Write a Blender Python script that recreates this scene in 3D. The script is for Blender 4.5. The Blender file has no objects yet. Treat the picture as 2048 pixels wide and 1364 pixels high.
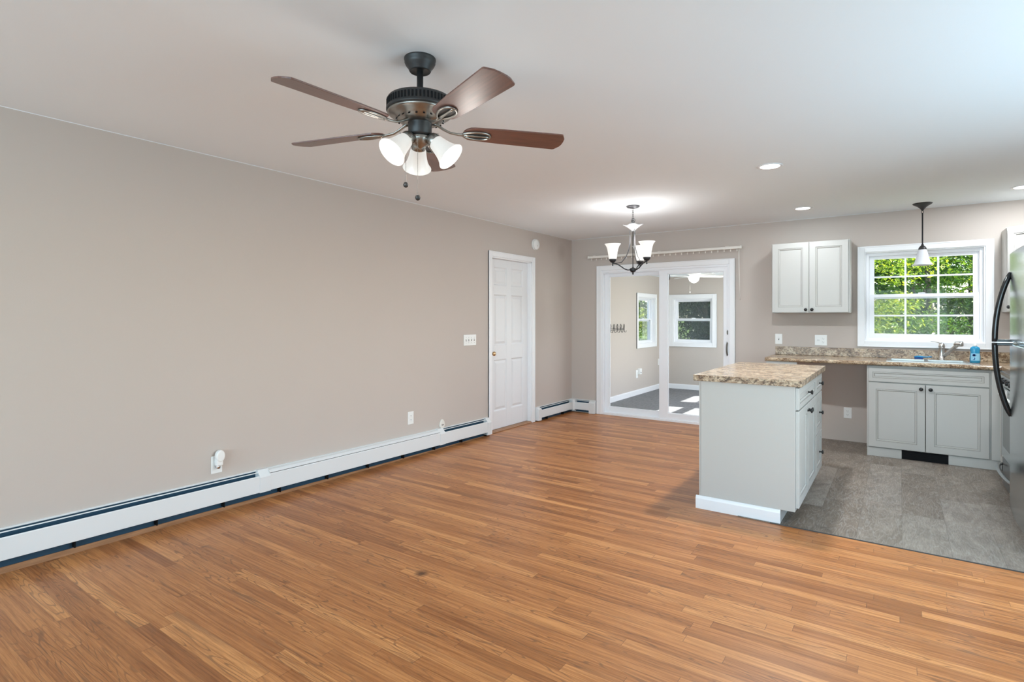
import bpy, bmesh, math, random
from mathutils import Vector, Matrix, Euler
PI = math.pi
S = bpy.context.scene
COL = S.collection

# ------------------------------------------------------------------ camera, sky, sun, big lights, exposure
cam_d = bpy.data.cameras.new('camera'); cam = bpy.data.objects.new('camera', cam_d); COL.objects.link(cam)
cam.location = (3.84, -6.96, 1.336)
cam.rotation_euler = (PI/2, 0, math.radians(35.05))
cam_d.sensor_width = 36; cam_d.lens = 1105/2048*36; cam_d.shift_y = -47/2048; cam_d.clip_start = 0.05; cam_d.clip_end = 300
S.camera = cam
S.view_settings.view_transform = 'Standard'; S.view_settings.look = 'None'
S.view_settings.gamma = 1; S.view_settings.use_curve_mapping = False
S.view_settings.exposure = 0.58
S.cycles.max_bounces = 14; S.cycles.diffuse_bounces = 7; S.cycles.glossy_bounces = 4
S.cycles.transparent_max_bounces = 16; S.cycles.transmission_bounces = 6
S.cycles.sample_clamp_indirect = 6; S.cycles.use_denoising = True
S.cycles.caustics_reflective = False; S.cycles.caustics_refractive = False

W = bpy.data.worlds.new('world'); S.world = W; W.use_nodes = True
wn = W.node_tree; wn.nodes.clear()
sk = wn.nodes.new('ShaderNodeTexSky'); sk.sky_type = 'NISHITA'; sk.sun_disc = False
sk.sun_elevation = math.radians(44); sk.sun_rotation = math.radians(80)
bg = wn.nodes.new('ShaderNodeBackground'); bg.inputs[1].default_value = 0.40
wo = wn.nodes.new('ShaderNodeOutputWorld')
wn.links.new(sk.outputs[0], bg.inputs[0]); wn.links.new(bg.outputs[0], wo.inputs[0])

def lamp(name, kind, loc, energy, color=(1,1,1), rot=(0,0,0), size=0.1, size_y=None, **kw):
    d = bpy.data.lights.new(name, kind); d.energy = energy; d.color = color
    if kind == 'AREA':
        d.size = size
        if size_y: d.shape = 'RECTANGLE'; d.size_y = size_y
    elif kind in ('POINT', 'SPOT'): d.shadow_soft_size = size
    for k, v in kw.items(): setattr(d, k, v)
    o = bpy.data.objects.new(name, d); COL.objects.link(o); o.location = loc; o.rotation_euler = rot
    return o
SUN_DIR = Vector((0.8, 0.12, 0.8)).normalized()          # towards the sun
sun = lamp('sun', 'SUN', (12, 3, 14), 15.0, (1, .96, .88)); sun.data.angle = math.radians(0.6)
sun.rotation_euler = SUN_DIR.to_track_quat('Z', 'Y').to_euler()
# added area lamps brightening the room from rear and right, and the sunroom
FILL_TINT = (0.57, 0.84, 1.0)
lamp('fill_rear_left', 'AREA', (1.45, -11.08, 1.45), 96, FILL_TINT, (PI/2+.52, 0, 0), 2.0, 1.5)
lamp('fill_rear_right', 'AREA', (3.85, -11.08, 1.45), 96, FILL_TINT, (PI/2+.52, 0, 0), 2.0, 1.5)
lamp('fill_side', 'AREA', (5.16, -4.3, 1.2), 33, FILL_TINT, (PI/2+.30, 0, PI/2), 2.3, 1.7)
lamp('fill_sunroom', 'AREA', (2.72, 1.75, 1.15), 28, (.90, .94, 1.0), (PI/2+.1, 0, PI/2), 2.2, 1.4)

# ------------------------------------------------------------------ node helpers
class NT:
    def __init__(s, name):
        s.m = bpy.data.materials.new(name); s.m.use_nodes = True; s.t = s.m.node_tree; s.t.nodes.clear()
        s.out = s.t.nodes.new('ShaderNodeOutputMaterial'); s._p = None
    def n(s, typ, ins=None, **props):
        nd = s.t.nodes.new(typ)
        for k, v in props.items(): setattr(nd, k, v)
        for k, v in (ins or {}).items(): s.set(nd.inputs[k], v)
        return nd
    def set(s, sock, v):
        if isinstance(v, bpy.types.NodeSocket): s.t.links.new(v, sock)
        else:
            if isinstance(v, (tuple, list)) and len(v) == 3 and sock.type == 'RGBA': v = (*v, 1)
            sock.default_value = v
    def math(s, op, a, b=0.0, c=0.0, clamp=False):
        nd = s.n('ShaderNodeMath', operation=op, use_clamp=clamp)
        s.set(nd.inputs[0], a); s.set(nd.inputs[1], b)
        if op in ('MULTIPLY_ADD', 'SMOOTH_MIN'): s.set(nd.inputs[2], c)
        return nd.outputs[0]
    def P(s):
        if s._p is None: s._p = s.n('ShaderNodeTexCoord').outputs['Object']
        return s._p
    def sep(s, v):
        nd = s.n('ShaderNodeSeparateXYZ', {0: v}); return nd.outputs
    def comb(s, x=0.0, y=0.0, z=0.0):
        return s.n('ShaderNodeCombineXYZ', {0: x, 1: y, 2: z}).outputs[0]
    def noise(s, v, scale=5, detail=4, rough=.5, dist=0.0):
        nd = s.n('ShaderNodeTexNoise', {'Vector': v, 'Scale': scale, 'Detail': detail, 'Roughness': rough, 'Distortion': dist})
        return nd.outputs['Fac']
    def white(s, v):
        nd = s.n('ShaderNodeTexWhiteNoise', noise_dimensions='3D'); s.set(nd.inputs['Vector'], v); return nd.outputs['Value']
    def ramp(s, f, stops, interp='LINEAR'):
        nd = s.n('ShaderNodeValToRGB', {0: f}); r = nd.color_ramp; r.interpolation = interp
        while len(r.elements) < len(stops): r.elements.new(.5)
        for e, (p, c) in zip(r.elements, stops): e.position = p; e.color = (*c, 1) if len(c) == 3 else c
        return nd.outputs[0]
    def mix(s, f, a, b, mode='MIX'):
        nd = s.n('ShaderNodeMix', data_type='RGBA', blend_type=mode)
        s.set(nd.inputs[0], f); s.set(nd.inputs[6], a); s.set(nd.inputs[7], b); return nd.outputs[2]
    def bsdf(s, color, rough=.5, metal=0.0, spec=.5, normal=None, **kw):
        b = s.n('ShaderNodeBsdfPrincipled', {'Base Color': color, 'Roughness': rough, 'Metallic': metal, 'Specular IOR Level': spec})
        for k, v in kw.items(): s.set(b.inputs[k.replace('_', ' ')], v)
        if normal is not None: s.set(b.inputs['Normal'], normal)
        return b.outputs[0]
    def bump(s, h, strength=.2, dist=.01):
        return s.n('ShaderNodeBump', {'Height': h, 'Strength': strength, 'Distance': dist}).outputs[0]
    def end(s, sh):
        s.t.links.new(sh, s.out.inputs[0]); return s.m

def paint(name, color, rough=.5, spec=.4, bump=.0, scale=300, vary=0.0, metal=0.0, **kw):
    t = NT(name); P = t.P(); c = color
    if vary:
        c = t.mix(t.math('MULTIPLY', t.noise(P, 2.5, 3), vary), color, tuple(x*.8 for x in color))
    nrm = t.bump(t.noise(P, scale, 2), bump, .002) if bump else None
    return t.end(t.bsdf(c, rough, metal, spec, nrm, **kw))

M = {}
def wall_paint():
    t = NT('wall_paint'); P = t.P(); c = (.55, .485, .44)
    c = t.mix(t.math('MULTIPLY', t.noise(P, 2.5, 3), .10), c, (.43, .39, .34))
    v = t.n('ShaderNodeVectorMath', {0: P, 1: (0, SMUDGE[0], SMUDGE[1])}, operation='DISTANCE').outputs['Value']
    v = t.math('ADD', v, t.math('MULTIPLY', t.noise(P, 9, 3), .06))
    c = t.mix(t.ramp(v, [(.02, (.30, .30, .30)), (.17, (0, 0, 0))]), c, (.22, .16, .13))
    return t.end(t.bsdf(c, .75, 0, .25, t.bump(t.noise(P, 220, 2), .12, .002)))
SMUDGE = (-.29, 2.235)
M['wall'] = wall_paint()
M['wall_sun'] = paint('sunroom_paint', (.55, .49, .44), .75, .25, .12, 220, .10)
M['ceiling'] = paint('ceiling_paint', (.875, .925, .96), .9, .2, .08, 150, .04)
M['trim'] = paint('trim_white', (.86, .86, .87), .35, .4, .03, 60, .05)
M['vinyl'] = paint('white_vinyl', (.87, .875, .90), .35, .4, .02, 40, .04)
M['door'] = paint('door_white', (.78, .785, .80), .4, .4, .06, 90, .05)
M['cab'] = paint('cabinet_paint', (.52, .505, .475), .38, .4, .03, 80, .06)
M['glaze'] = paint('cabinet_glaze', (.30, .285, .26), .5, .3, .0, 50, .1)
M['heater'] = paint('heater_enamel', (.74, .75, .75), .4, .4, .02, 50, .08)
M['heater_shade'] = paint('heater_gap_shade', (.02, .062, .105), .5, .3, .0, 50, .1)  # dark blue stands for the shade inside the heater gaps
M['cream'] = paint('cream_plastic', (.80, .76, .70), .45, .4, .01, 50, .05)
M['plate'] = paint('plate_white', (.84, .84, .82), .35, .45, .01, 50, .03)
M['slot'] = paint('slot_dark', (.08, .08, .08), .6, .2, .01, 50, .05)
M['black'] = paint('black_gloss', (.008, .008, .009), .18, .5, .01, 50, .05)
M['knob'] = paint('black_knob', (.012, .011, .011), .28, .5, .02, 80, .05)
M['dark'] = paint('dark_recess', (.006, .006, .007), .8, .2, .01, 50, .05)
M['range_grey'] = paint('range_grey', (.10, .10, .10), .3, .5, .01, 60, .05)
M['bronze'] = paint('dark_bronze', (.040, .039, .039), .45, .5, .05, 400, .1, .35)
M['pewter'] = paint('brushed_pewter', (.34, .325, .30), .32, .5, .04, 500, .15, .95)
M['nickel'] = paint('brushed_nickel', (.62, .60, .57), .28, .5, .03, 500, .1, 1.0)
M['steelgrey'] = paint('steel_grey_scroll', (.18, .18, .19), .4, .5, .03, 300, .1, .7)
M['brass'] = paint('satin_brass', (.60, .40, .22), .3, .5, .02, 200, .1, 1.0)
M['chrome'] = paint('chrome', (.75, .75, .76), .12, .5, .01, 200, .05, 1.0)
M['blue'] = paint('blue_plastic', (.02, .25, .50), .4, .5, .05, 200, .1)
M['strap'] = paint('pale_strap', (.70, .70, .69), .35, .5, .01, 100, .05)
M['bark'] = paint('bark', (.16, .14, .11), .9, .2, .8, 30, .6)
M['blocker_grey'] = paint('blocker_grey', (.6, .6, .58), .7, .3, .05, 30, .1)  # colour of the added sun-blocking slab
M['hook'] = paint('hook_iron', (.015, .015, .017), .5, .4, .02, 200, .05)
M['latch'] = paint('latch_bronze', (.16, .15, .13), .4, .5, .02, 200, .1, .6)

def steel():
    t = NT('brushed_steel'); x, y, z = t.sep(t.P())
    g = t.noise(t.comb(t.math('MULTIPLY', x, 1), t.math('MULTIPLY', y, 260), t.math('MULTIPLY', z, 3)), 3, 3)
    c = t.ramp(g, [(.3, (.43, .45, .46)), (.7, (.52, .54, .55))])
    return t.end(t.bsdf(c, .20, 1.0, .5, t.bump(g, .06, .001)))
M['steel'] = steel()

def emit(name, col, strength, base=(.8, .8, .78)):
    t = NT(name); v = t.math('MULTIPLY_ADD', t.noise(t.P(), 30, 2), .1, .95)
    b = t.bsdf(base, .35, 0, .5, None, Emission_Color=col, Emission_Strength=t.math('MULTIPLY', v, strength))
    return t.end(b)
M['bulb'] = emit('lit_bulb', (1, .98, .94), 3)
M['shade'] = emit('lit_frosted_glass', (1, .97, .92), .36, (.36, .35, .33))
M['shade_in'] = emit('lit_frosted_glass_lamp', (1, .97, .92), .50, (.40, .39, .37))
M['downlight'] = emit('downlight_lens', (1, .99, .97), 4)
M['globe'] = emit('sunroom_globe', (1, .98, .95), 2.2)
M['bowl'] = paint('smoky_glass_bowl', (.42, .42, .43), .3, .5, .01, 50, .05)
M['frost'] = paint('frosted_glass_unlit', (.80, .81, .86), .3, .5, .01, 50, .05, 0.0, Transmission_Weight=.15)

def glass():
    t = NT('window_glass')
    lw = t.n('ShaderNodeLayerWeight', {'Blend': .15})
    f = t.math('MULTIPLY', lw.outputs['Fresnel'], .42)
    tr = t.n('ShaderNodeBsdfTransparent', {'Color': (.97, .98, .98)}).outputs[0]
    gl = t.n('ShaderNodeBsdfGlossy', {'Color': (1, 1, 1), 'Roughness': t.math('MULTIPLY', t.noise(t.P(), 3, 1), .01)}).outputs[0]
    mx = t.n('ShaderNodeMixShader', {0: f, 1: tr, 2: gl}).outputs[0]
    return t.end(mx)
M['glass'] = glass()
def screen(a, col):
    t = NT('insect_screen'); g = t.noise(t.P(), 800, 1)
    tr = t.n('ShaderNodeBsdfTransparent', {'Color': (1, 1, 1)}).outputs[0]
    df = t.bsdf(t.mix(g, col, tuple(c*.8 for c in col)), .8)
    return t.end(t.n('ShaderNodeMixShader', {0: a, 1: tr, 2: df}).outputs[0])
M['screen'] = screen(.16, (.16, .17, .15))
M['screen_dark'] = screen(.42, (.16, .175, .185))

def wood_floor():
    t = NT('oak_strip_floor'); x, y, z = t.sep(t.P())
    ry = t.math('DIVIDE', y, .0572); row = t.math('FLOOR', ry); fy = t.math('FRACT', ry)
    r1 = t.white(t.comb(row, 3.1, .7)); r2 = t.white(t.comb(row, 9.3, 5.2))
    ln = t.math('MULTIPLY_ADD', r1, .85, .5)
    rx = t.math('DIVIDE', t.math('ADD', x, t.math('MULTIPLY', r2, 7.0)), ln)
    colm = t.math('FLOOR', rx); fx = t.math('FRACT', rx)
    ident = t.white(t.comb(row, colm, 1.7)); id2 = t.white(t.comb(row, colm, 8.9))
    base = t.ramp(ident, [(0, (0.361, 0.135, 0.041)), (.12, (0.437, 0.171, 0.053)), (.45, (0.545, 0.225, 0.074)), (.8, (0.614, 0.266, 0.090)), (1, (0.709, 0.329, 0.117))])
    zz = t.math('MULTIPLY', ident, 41.0)
    # fine streaks along the board
    st = t.noise(t.comb(t.math('MULTIPLY', x, 1.1), t.math('MULTIPLY', y, 34), zz), 2.6, 6, .62)
    base = t.mix(t.math('MULTIPLY', t.ramp(st, [(.40, (0, 0, 0)), (.66, (1, 1, 1))]), .85), base, t.mix(1, base, (.58, .48, .40), 'MULTIPLY'))
    fs = t.noise(t.comb(t.math('MULTIPLY', x, 3.0), t.math('MULTIPLY', y, 130), zz), 3.0, 3, .6)
    base = t.mix(t.math('MULTIPLY', t.ramp(fs, [(.50, (0, 0, 0)), (.62, (1, 1, 1))]), .40), base, t.mix(1, base, (.62, .52, .46), 'MULTIPLY'))
    # cathedral growth rings: contour lines of a stretched noise
    ng = t.noise(t.comb(t.math('MULTIPLY', x, .85), t.math('MULTIPLY', y, 9.0), zz), 1.3, 2, .45)
    ln2 = t.math('SINE', t.math('MULTIPLY', ng, 120.0))
    ln3 = t.ramp(ln2, [(.70, (0, 0, 0)), (.98, (1, 1, 1))])
    amt = t.math('MULTIPLY', ln3, t.math('MULTIPLY', t.ramp(id2, [(.35, (.15, .15, .15)), (.7, (1, 1, 1))]), .62))
    base = t.mix(amt, base, (.17, .075, .033))
    # broad darker heartwood streaks
    hs = t.noise(t.comb(t.math('MULTIPLY', x, .8), t.math('MULTIPLY', y, 14), t.math('ADD', zz, 9.0)), 1.6, 3, .5)
    base = t.mix(t.math('MULTIPLY', t.ramp(hs, [(.58, (0, 0, 0)), (.74, (1, 1, 1))]), .5), base, (.20, .088, .040))
    # large wear patches
    wr = t.noise(t.P(), .9, 3)
    base = t.mix(t.math('MULTIPLY', t.ramp(wr, [(.42, (0, 0, 0)), (.68, (1, 1, 1))]), .28), base, t.mix(1, base, (.80, .70, .62), 'MULTIPLY'))
    # dark burn mark left in the boards
    dx = t.math('SUBTRACT', x, STAIN[0]); dy = t.math('SUBTRACT', y, STAIN[1])
    d = t.math('SQRT', t.math('ADD', t.math('POWER', dx, 2), t.math('POWER', dy, 2)))
    d = t.math('ADD', d, t.math('MULTIPLY_ADD', t.noise(t.P(), 40, 3), .024, -.012))
    base = t.mix(t.ramp(d, [(.012, (.85, .85, .85)), (.045, (0, 0, 0))]), base, (.06, .022, .008))
    # joints
    gy = t.math('GREATER_THAN', t.math('ABSOLUTE', t.math('SUBTRACT', fy, .5)), .487)
    gx = t.math('LESS_THAN', t.math('MULTIPLY', fx, ln), .0022)
    gap = t.math('MAXIMUM', t.math('MULTIPLY', gy, .35), t.math('MULTIPLY', gx, .6))
    base = t.mix(gap, base, (.10, .045, .02))
    rg = t.math('MULTIPLY_ADD', st, .14, .30)
    hgt = t.math('SUBTRACT', t.math('MULTIPLY', st, .25), gap)
    return t.end(t.bsdf(base, rg, 0, .42, t.bump(hgt, .10, .002)))
STAIN = (1.797, -4.871)

def vinyl_floor():
    t = NT('grey_plank_vinyl'); x, y, z = t.sep(t.P())
    rx = t.math('DIVIDE', t.math('ADD', x, .04), .229); row = t.math('FLOOR', rx); fx = t.math('FRACT', rx)
    of = t.math('MULTIPLY', t.white(t.comb(row, 2.2, 3.3)), 1.2)
    ry = t.math('DIVIDE', t.math('ADD', y, of), 1.22); cl = t.math('FLOOR', ry); fy = t.math('FRACT', ry)
    ident = t.white(t.comb(row, cl, 4.4)); zz = t.math('MULTIPLY', ident, 31.0)
    base = t.ramp(ident, [(0, (.120, .092, .070)), (.5, (.165, .134, .108)), (1, (.220, .190, .162))])
    sm = t.noise(t.comb(t.math('MULTIPLY', x, 6), t.math('MULTIPLY', y, 2.2), zz), 1.9, 8, .68, .9)
    base = t.mix(t.ramp(sm, [(.36, (0, 0, 0)), (.68, (1, 1, 1))]), base, t.mix(1, base, (1.75, 1.78, 1.80), 'MULTIPLY'))
    ng = t.noise(t.comb(t.math('MULTIPLY', x, 7), t.math('MULTIPLY', y, 1.4), zz), 1.2, 3, .5, .3)
    rings = t.ramp(t.math('SINE', t.math('MULTIPLY', ng, 90.0)), [(.6, (0, 0, 0)), (1, (1, 1, 1))])
    base = t.mix(t.math('MULTIPLY', rings, .34), base, (.40, .38, .355))
    fn = t.noise(t.comb(t.math('MULTIPLY', x, 45), t.math('MULTIPLY', y, 5), zz), 4, 4, .6)
    base = t.mix(t.math('MULTIPLY', t.ramp(fn, [(.42, (0, 0, 0)), (.62, (1, 1, 1))]), .5), base, t.mix(1, base, (.6, .58, .56), 'MULTIPLY'))
    g = t.math('MAXIMUM', t.math('GREATER_THAN', t.math('ABSOLUTE', t.math('SUBTRACT', fx, .5)), .494),
               t.math('GREATER_THAN', t.math('ABSOLUTE', t.math('SUBTRACT', fy, .5)), .4985))
    base = t.mix(t.math('MULTIPLY', g, .55), base, (.10, .085, .07))
    return t.end(t.bsdf(base, t.math('MULTIPLY_ADD', fn, .15, .34), 0, .4, t.bump(t.math('SUBTRACT', fn, g), .06, .002)))

def sun_floor():
    t = NT('sunroom_grey_carpet'); x, y, z = t.sep(t.P())
    n = t.noise(t.comb(t.math('MULTIPLY', x, 12), t.math('MULTIPLY', y, 3), z), 3, 5, .6)
    c = t.ramp(n, [(.3, (.13, .135, .145)), (.7, (.24, .245, .26))])
    return t.end(t.bsdf(c, .6, 0, .3, t.bump(n, .2, .004)))

def granite():
    t = NT('brown_granite_laminate'); P = t.P()
    w = t.n('ShaderNodeMapping', {'Vector': P, 'Rotation': (.3, .2, .6), 'Scale': (1.0, 1.7, 1.5)}).outputs[0]
    a = t.noise(w, 4.5, 7, .62, 2.2)
    c = t.ramp(a, [(.32, (.10, .06, .035)), (.43, (.25, .155, .09)), (.52, (.40, .28, .18)), (.60, (.60, .48, .34)), (.66, (.42, .29, .18)), (.76, (.22, .135, .08))])
    b = t.noise(w, 38, 5, .65, 1.2)
    c = t.mix(t.math('MULTIPLY', t.ramp(b, [(.50, (0, 0, 0)), (.58, (1, 1, 1))]), .8), c, (.07, .040, .024))
    b2 = t.noise(w, 46, 4, .6, 1.0)
    c = t.mix(t.math('MULTIPLY', t.ramp(b2, [(.54, (0, 0, 0)), (.61, (1, 1, 1))]), .8), c, (.64, .50, .34))
    return t.end(t.bsdf(c, .22, 0, .40))

def blade_wood():
    t = NT('walnut_blade'); x, y, z = t.sep(t.P())
    n = t.noise(t.comb(t.math('MULTIPLY', x, 2.2), t.math('MULTIPLY', y, 40), z), 2.4, 5, .6)
    c = t.ramp(n, [(.3, (.070, .024, .016)), (.6, (.13, .048, .032)), (.8, (.185, .078, .052))])
    return t.end(t.bsdf(c, .42, 0, .5, None, Coat_Weight=1.0, Coat_Roughness=.46))

def wood_trim():
    t = NT('oak_threshold'); x, y, z = t.sep(t.P())
    n = t.noise(t.comb(t.math('MULTIPLY', x, 30), t.math('MULTIPLY', y, 2), t.math('MULTIPLY', z, 30)), 2.4, 5, .6)
    c = t.ramp(n, [(.3, (.27, .125, .055)), (.7, (.44, .225, .11))])
    return t.end(t.bsdf(c, .4, 0, .4))

def lawn():
    t = NT('lawn_grass'); P = t.P(); n = t.noise(P, 1.5, 6, .7); f = t.noise(P, 60, 3, .7)
    c = t.ramp(n, [(.3, (.09, .15, .035)), (.7, (.22, .30, .09))])
    c = t.mix(t.math('MULTIPLY', f, .5), c, (.06, .10, .03))
    return t.end(t.bsdf(c, .9, 0, .2, t.bump(f, .6, .03)))

def leaf(name, stops):
    t = NT(name)
    g = t.n('ShaderNodeNewGeometry').outputs['Random Per Island']
    n = t.noise(t.P(), 1.1, 3, .6)
    f = t.math('ADD', t.math('MULTIPLY', g, .55), t.math('MULTIPLY', n, .5), clamp=True)
    c = t.ramp(f, stops)
    d = t.n('ShaderNodeBsdfDiffuse', {'Color': c}).outputs[0]
    tr = t.n('ShaderNodeBsdfTranslucent', {'Color': t.mix(1, c, (1.3, 1.25, .5), 'MULTIPLY')}).outputs[0]
    gl = t.n('ShaderNodeBsdfGlossy', {'Color': (.6, .6, .6), 'Roughness': .45}).outputs[0]
    m1 = t.n('ShaderNodeMixShader', {0: .45, 1: d, 2: tr}).outputs[0]
    return t.end(t.n('ShaderNodeMixShader', {0: .06, 1: m1, 2: gl}).outputs[0])
M['floor'] = wood_floor(); M['vinyl_floor'] = vinyl_floor(); M['sun_floor'] = sun_floor(); M['granite'] = granite()
M['blade'] = blade_wood(); M['oak'] = wood_trim(); M['lawn'] = lawn()
M['leaf_y'] = leaf('leaves_yellow_green', [(.15, (.05, .11, .02)), (.45, (.16, .27, .04)), (.7, (.34, .42, .06)), (.95, (.55, .55, .12))])
M['leaf_g'] = leaf('leaves_mid_green', [(.15, (.02, .06, .015)), (.5, (.06, .15, .03)), (.8, (.15, .28, .06)), (.98, (.30, .40, .10))])
M['leaf_d'] = leaf('leaves_dark_green', [(.15, (.012, .03, .012)), (.6, (.035, .075, .03)), (.98, (.10, .16, .07))])

def soap():
    t = NT('blue_soap'); z = t.sep(t.P())[2]
    c = t.mix(t.noise(t.P(), 20, 2), (.03, .38, .72), (.06, .48, .80))
    return t.end(t.bsdf(c, .12, 0, .5, None, Transmission_Weight=.35))
M['soap'] = soap()
M['label'] = paint('soap_label', (.30, .62, .80), .4, .4, .0, 50, .1)
M['navy'] = paint('label_mark', (.01, .06, .25), .4, .4, .0, 50, .1)

# ------------------------------------------------------------------ mesh helpers
class MB:
    def __init__(s): s.v = []; s.f = []; s.m = []; s.sm = []
    def add(s, vs, fs, mi=0, smooth=False):
        b = len(s.v); s.v += [tuple(p) for p in vs]
        for f in fs: s.f.append([i+b for i in f]); s.m.append(mi); s.sm.append(smooth)
        return s
    def box(s, x0, y0, z0, x1, y1, z1, mi=0):
        x0, x1 = sorted((x0, x1)); y0, y1 = sorted((y0, y1)); z0, z1 = sorted((z0, z1))
        v = [(x0,y0,z0),(x1,y0,z0),(x1,y1,z0),(x0,y1,z0),(x0,y0,z1),(x1,y0,z1),(x1,y1,z1),(x0,y1,z1)]
        return s.add(v, [(0,3,2,1),(4,5,6,7),(0,1,5,4),(1,2,6,5),(2,3,7,6),(3,0,4,7)], mi)
    def obox(s, mat, sx, sy, sz, mi=0):
        v = [mat @ Vector((a*sx/2, b*sy/2, c*sz/2)) for a, b, c in [(-1,-1,-1),(1,-1,-1),(1,1,-1),(-1,1,-1),(-1,-1,1),(1,-1,1),(1,1,1),(-1,1,1)]]
        return s.add(v, [(0,3,2,1),(4,5,6,7),(0,1,5,4),(1,2,6,5),(2,3,7,6),(3,0,4,7)], mi)
    def lathe(s, prof, mat=None, n=32, mi=0, closed=True, smooth=True, thick=None):
        mat = mat or Matrix()
        if thick:
            inner = [(max(r-thick, .0005), z) for r, z in prof[::-1]]
            prof = prof + inner + [prof[0]]; closed = False
        vs = []
        for r, z in prof:
            for k in range(n):
                a = 2*PI*k/n; vs.append(mat @ Vector((r*math.cos(a), r*math.sin(a), z)))
        fs = []
        for i in range(len(prof)-1):
            for k in range(n):
                k2 = (k+1) % n; fs.append((i*n+k, i*n+k2, (i+1)*n+k2, (i+1)*n+k))
        if closed: fs.append(tuple(range(n-1, -1, -1))); fs.append(tuple((len(prof)-1)*n+k for k in range(n)))
        return s.add(vs, fs, mi, smooth)
    def tube(s, pts, r, n=8, mi=0, smooth=True, flat=None):
        pts = [Vector(p) for p in pts]; rs = r if isinstance(r, (list, tuple)) else [r]*len(pts)
        vs = []; up = None
        for i, p in enumerate(pts):
            d = (pts[min(i+1, len(pts)-1)] - pts[max(i-1, 0)]).normalized()
            if up is None:
                up = Vector((0,0,1)) if abs(d.z) < .9 else Vector((1,0,0))
            a = d.cross(up)
            if a.length < 1e-5: a = d.orthogonal()
            a.normalize(); b = a.cross(d).normalized(); up = b
            for k in range(n):
                t = 2*PI*k/n; q = 1 if flat is None else flat
                vs.append(p + a*math.cos(t)*rs[i] + b*math.sin(t)*rs[i]*q)
        fs = [(i*n+k, i*n+(k+1) % n, (i+1)*n+(k+1) % n, (i+1)*n+k) for i in range(len(pts)-1) for k in range(n)]
        fs.append(tuple(range(n-1, -1, -1))); fs.append(tuple((len(pts)-1)*n+k for k in range(n)))
        return s.add(vs, fs, mi, smooth)
    def prism(s, poly, d0, d1, O=(0,0,0), U=(1,0,0), V=(0,1,0), mi=0, smooth=False):
        O, U, V = Vector(O), Vector(U), Vector(V); N = U.cross(V); n = len(poly)
        vs = [O+U*a+V*b+N*d0 for a, b in poly] + [O+U*a+V*b+N*d1 for a, b in poly]
        fs = [tuple(range(n-1, -1, -1)), tuple(range(n, 2*n))]
        fs += [(i, (i+1) % n, n+(i+1) % n, n+i) for i in range(n)]
        return s.add(vs, fs, mi, smooth)
    def nested(s, O, U, V, w, h, rings, mi=0, glaze=()):
        """front of a panelled door: rings = [(inset, height above back)]; O = lower left back corner"""
        O, U, V = Vector(O), Vector(U).normalized(), Vector(V).normalized(); N = U.cross(V)
        vs = []
        def rect(i, d): return [O+U*i+V*i+N*d, O+U*(w-i)+V*i+N*d, O+U*(w-i)+V*(h-i)+N*d, O+U*i+V*(h-i)+N*d]
        R = [(0, 0)] + list(rings)
        for i, d in R: vs += rect(i, d)
        fs = [(3, 2, 1, 0)]
        for k in range(len(R)-1):
            for j in range(4): fs.append((k*4+j, k*4+(j+1) % 4, (k+1)*4+(j+1) % 4, (k+1)*4+j))
        b = (len(R)-1)*4; fs.append((b, b+1, b+2, b+3))
        s.add(vs, fs, mi)
        for k in glaze:
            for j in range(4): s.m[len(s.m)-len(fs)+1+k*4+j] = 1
        return s
    def build(s, name, mats, parent=None, bevel=0, seg=2, recalc=True, loc=None, rot=None):
        me = bpy.data.meshes.new(name); me.from_pydata(s.v, [], s.f)
        mats = mats if isinstance(mats, (list, tuple)) else [mats]
        for m in mats: me.materials.append(M[m] if isinstance(m, str) else m)
        me.polygons.foreach_set('material_index', s.m); me.polygons.foreach_set('use_smooth', s.sm)
        me.update()
        if recalc:
            bm = bmesh.new(); bm.from_mesh(me); bmesh.ops.recalc_face_normals(bm, faces=bm.faces); bm.to_mesh(me); bm.free()
        o = bpy.data.objects.new(name, me); COL.objects.link(o)
        if parent: o.parent = parent
        if loc: o.location = loc
        if rot: o.rotation_euler = rot
        if bevel:
            md = o.modifiers.new('bevel', 'BEVEL'); md.width = bevel; md.segments = seg; md.limit_method = 'ANGLE'; md.angle_limit = math.radians(40)
        return o
def tag(o, label=None, cat=None, group=None, kind=None):
    if label: o['label'] = label
    if cat: o['category'] = cat
    if group: o['group'] = group
    if kind: o['kind'] = kind
    return o
def empty(name, loc, label, cat, group=None, rz=0):
    o = bpy.data.objects.new(name, None); COL.objects.link(o); o.location = loc; o.rotation_euler = (0, 0, rz); o.empty_display_size = .1
    return tag(o, label, cat, group)
def struct(name, mb, mat, parent=None, **k):
    o = mb.build(name, mat, parent, **k)
    if not parent: o['kind'] = 'structure'
    return o
def copy_tree(o, parent=None):
    c = o.copy(); COL.objects.link(c); c.parent = parent
    for ch in [x for x in COL.objects if x.parent == o]: copy_tree(ch, c)
    return c
def T(x, y, z, rx=0, ry=0, rz=0): return Matrix.Translation((x, y, z)) @ Euler((rx, ry, rz)).to_matrix().to_4x4()
def wall_with_holes(mb, axis, a0, a1, z0, z1, d0, d1, holes):
    """axis 'x': wall runs along x, thickness d0..d1 in y; holes = [(a0,a1,z0,z1)] non-overlapping in a"""
    def bx(p, q, zz0, zz1):
        if q-p < 1e-5 or zz1-zz0 < 1e-5: return
        if axis == 'x': mb.box(p, d0, zz0, q, d1, zz1)
        else: mb.box(d0, p, zz0, d1, q, zz1)
    cur = a0
    for h in sorted(holes):
        bx(cur, h[0], z0, z1); bx(h[0], h[1], z0, h[2]); bx(h[0], h[1], h[3], z1); cur = h[1]
    bx(cur, a1, z0, z1)
    return mb
def weld(o):
    bm = bmesh.new(); bm.from_mesh(o.data); bmesh.ops.remove_doubles(bm, verts=bm.verts, dist=1e-5); bm.to_mesh(o.data); bm.free()

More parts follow.
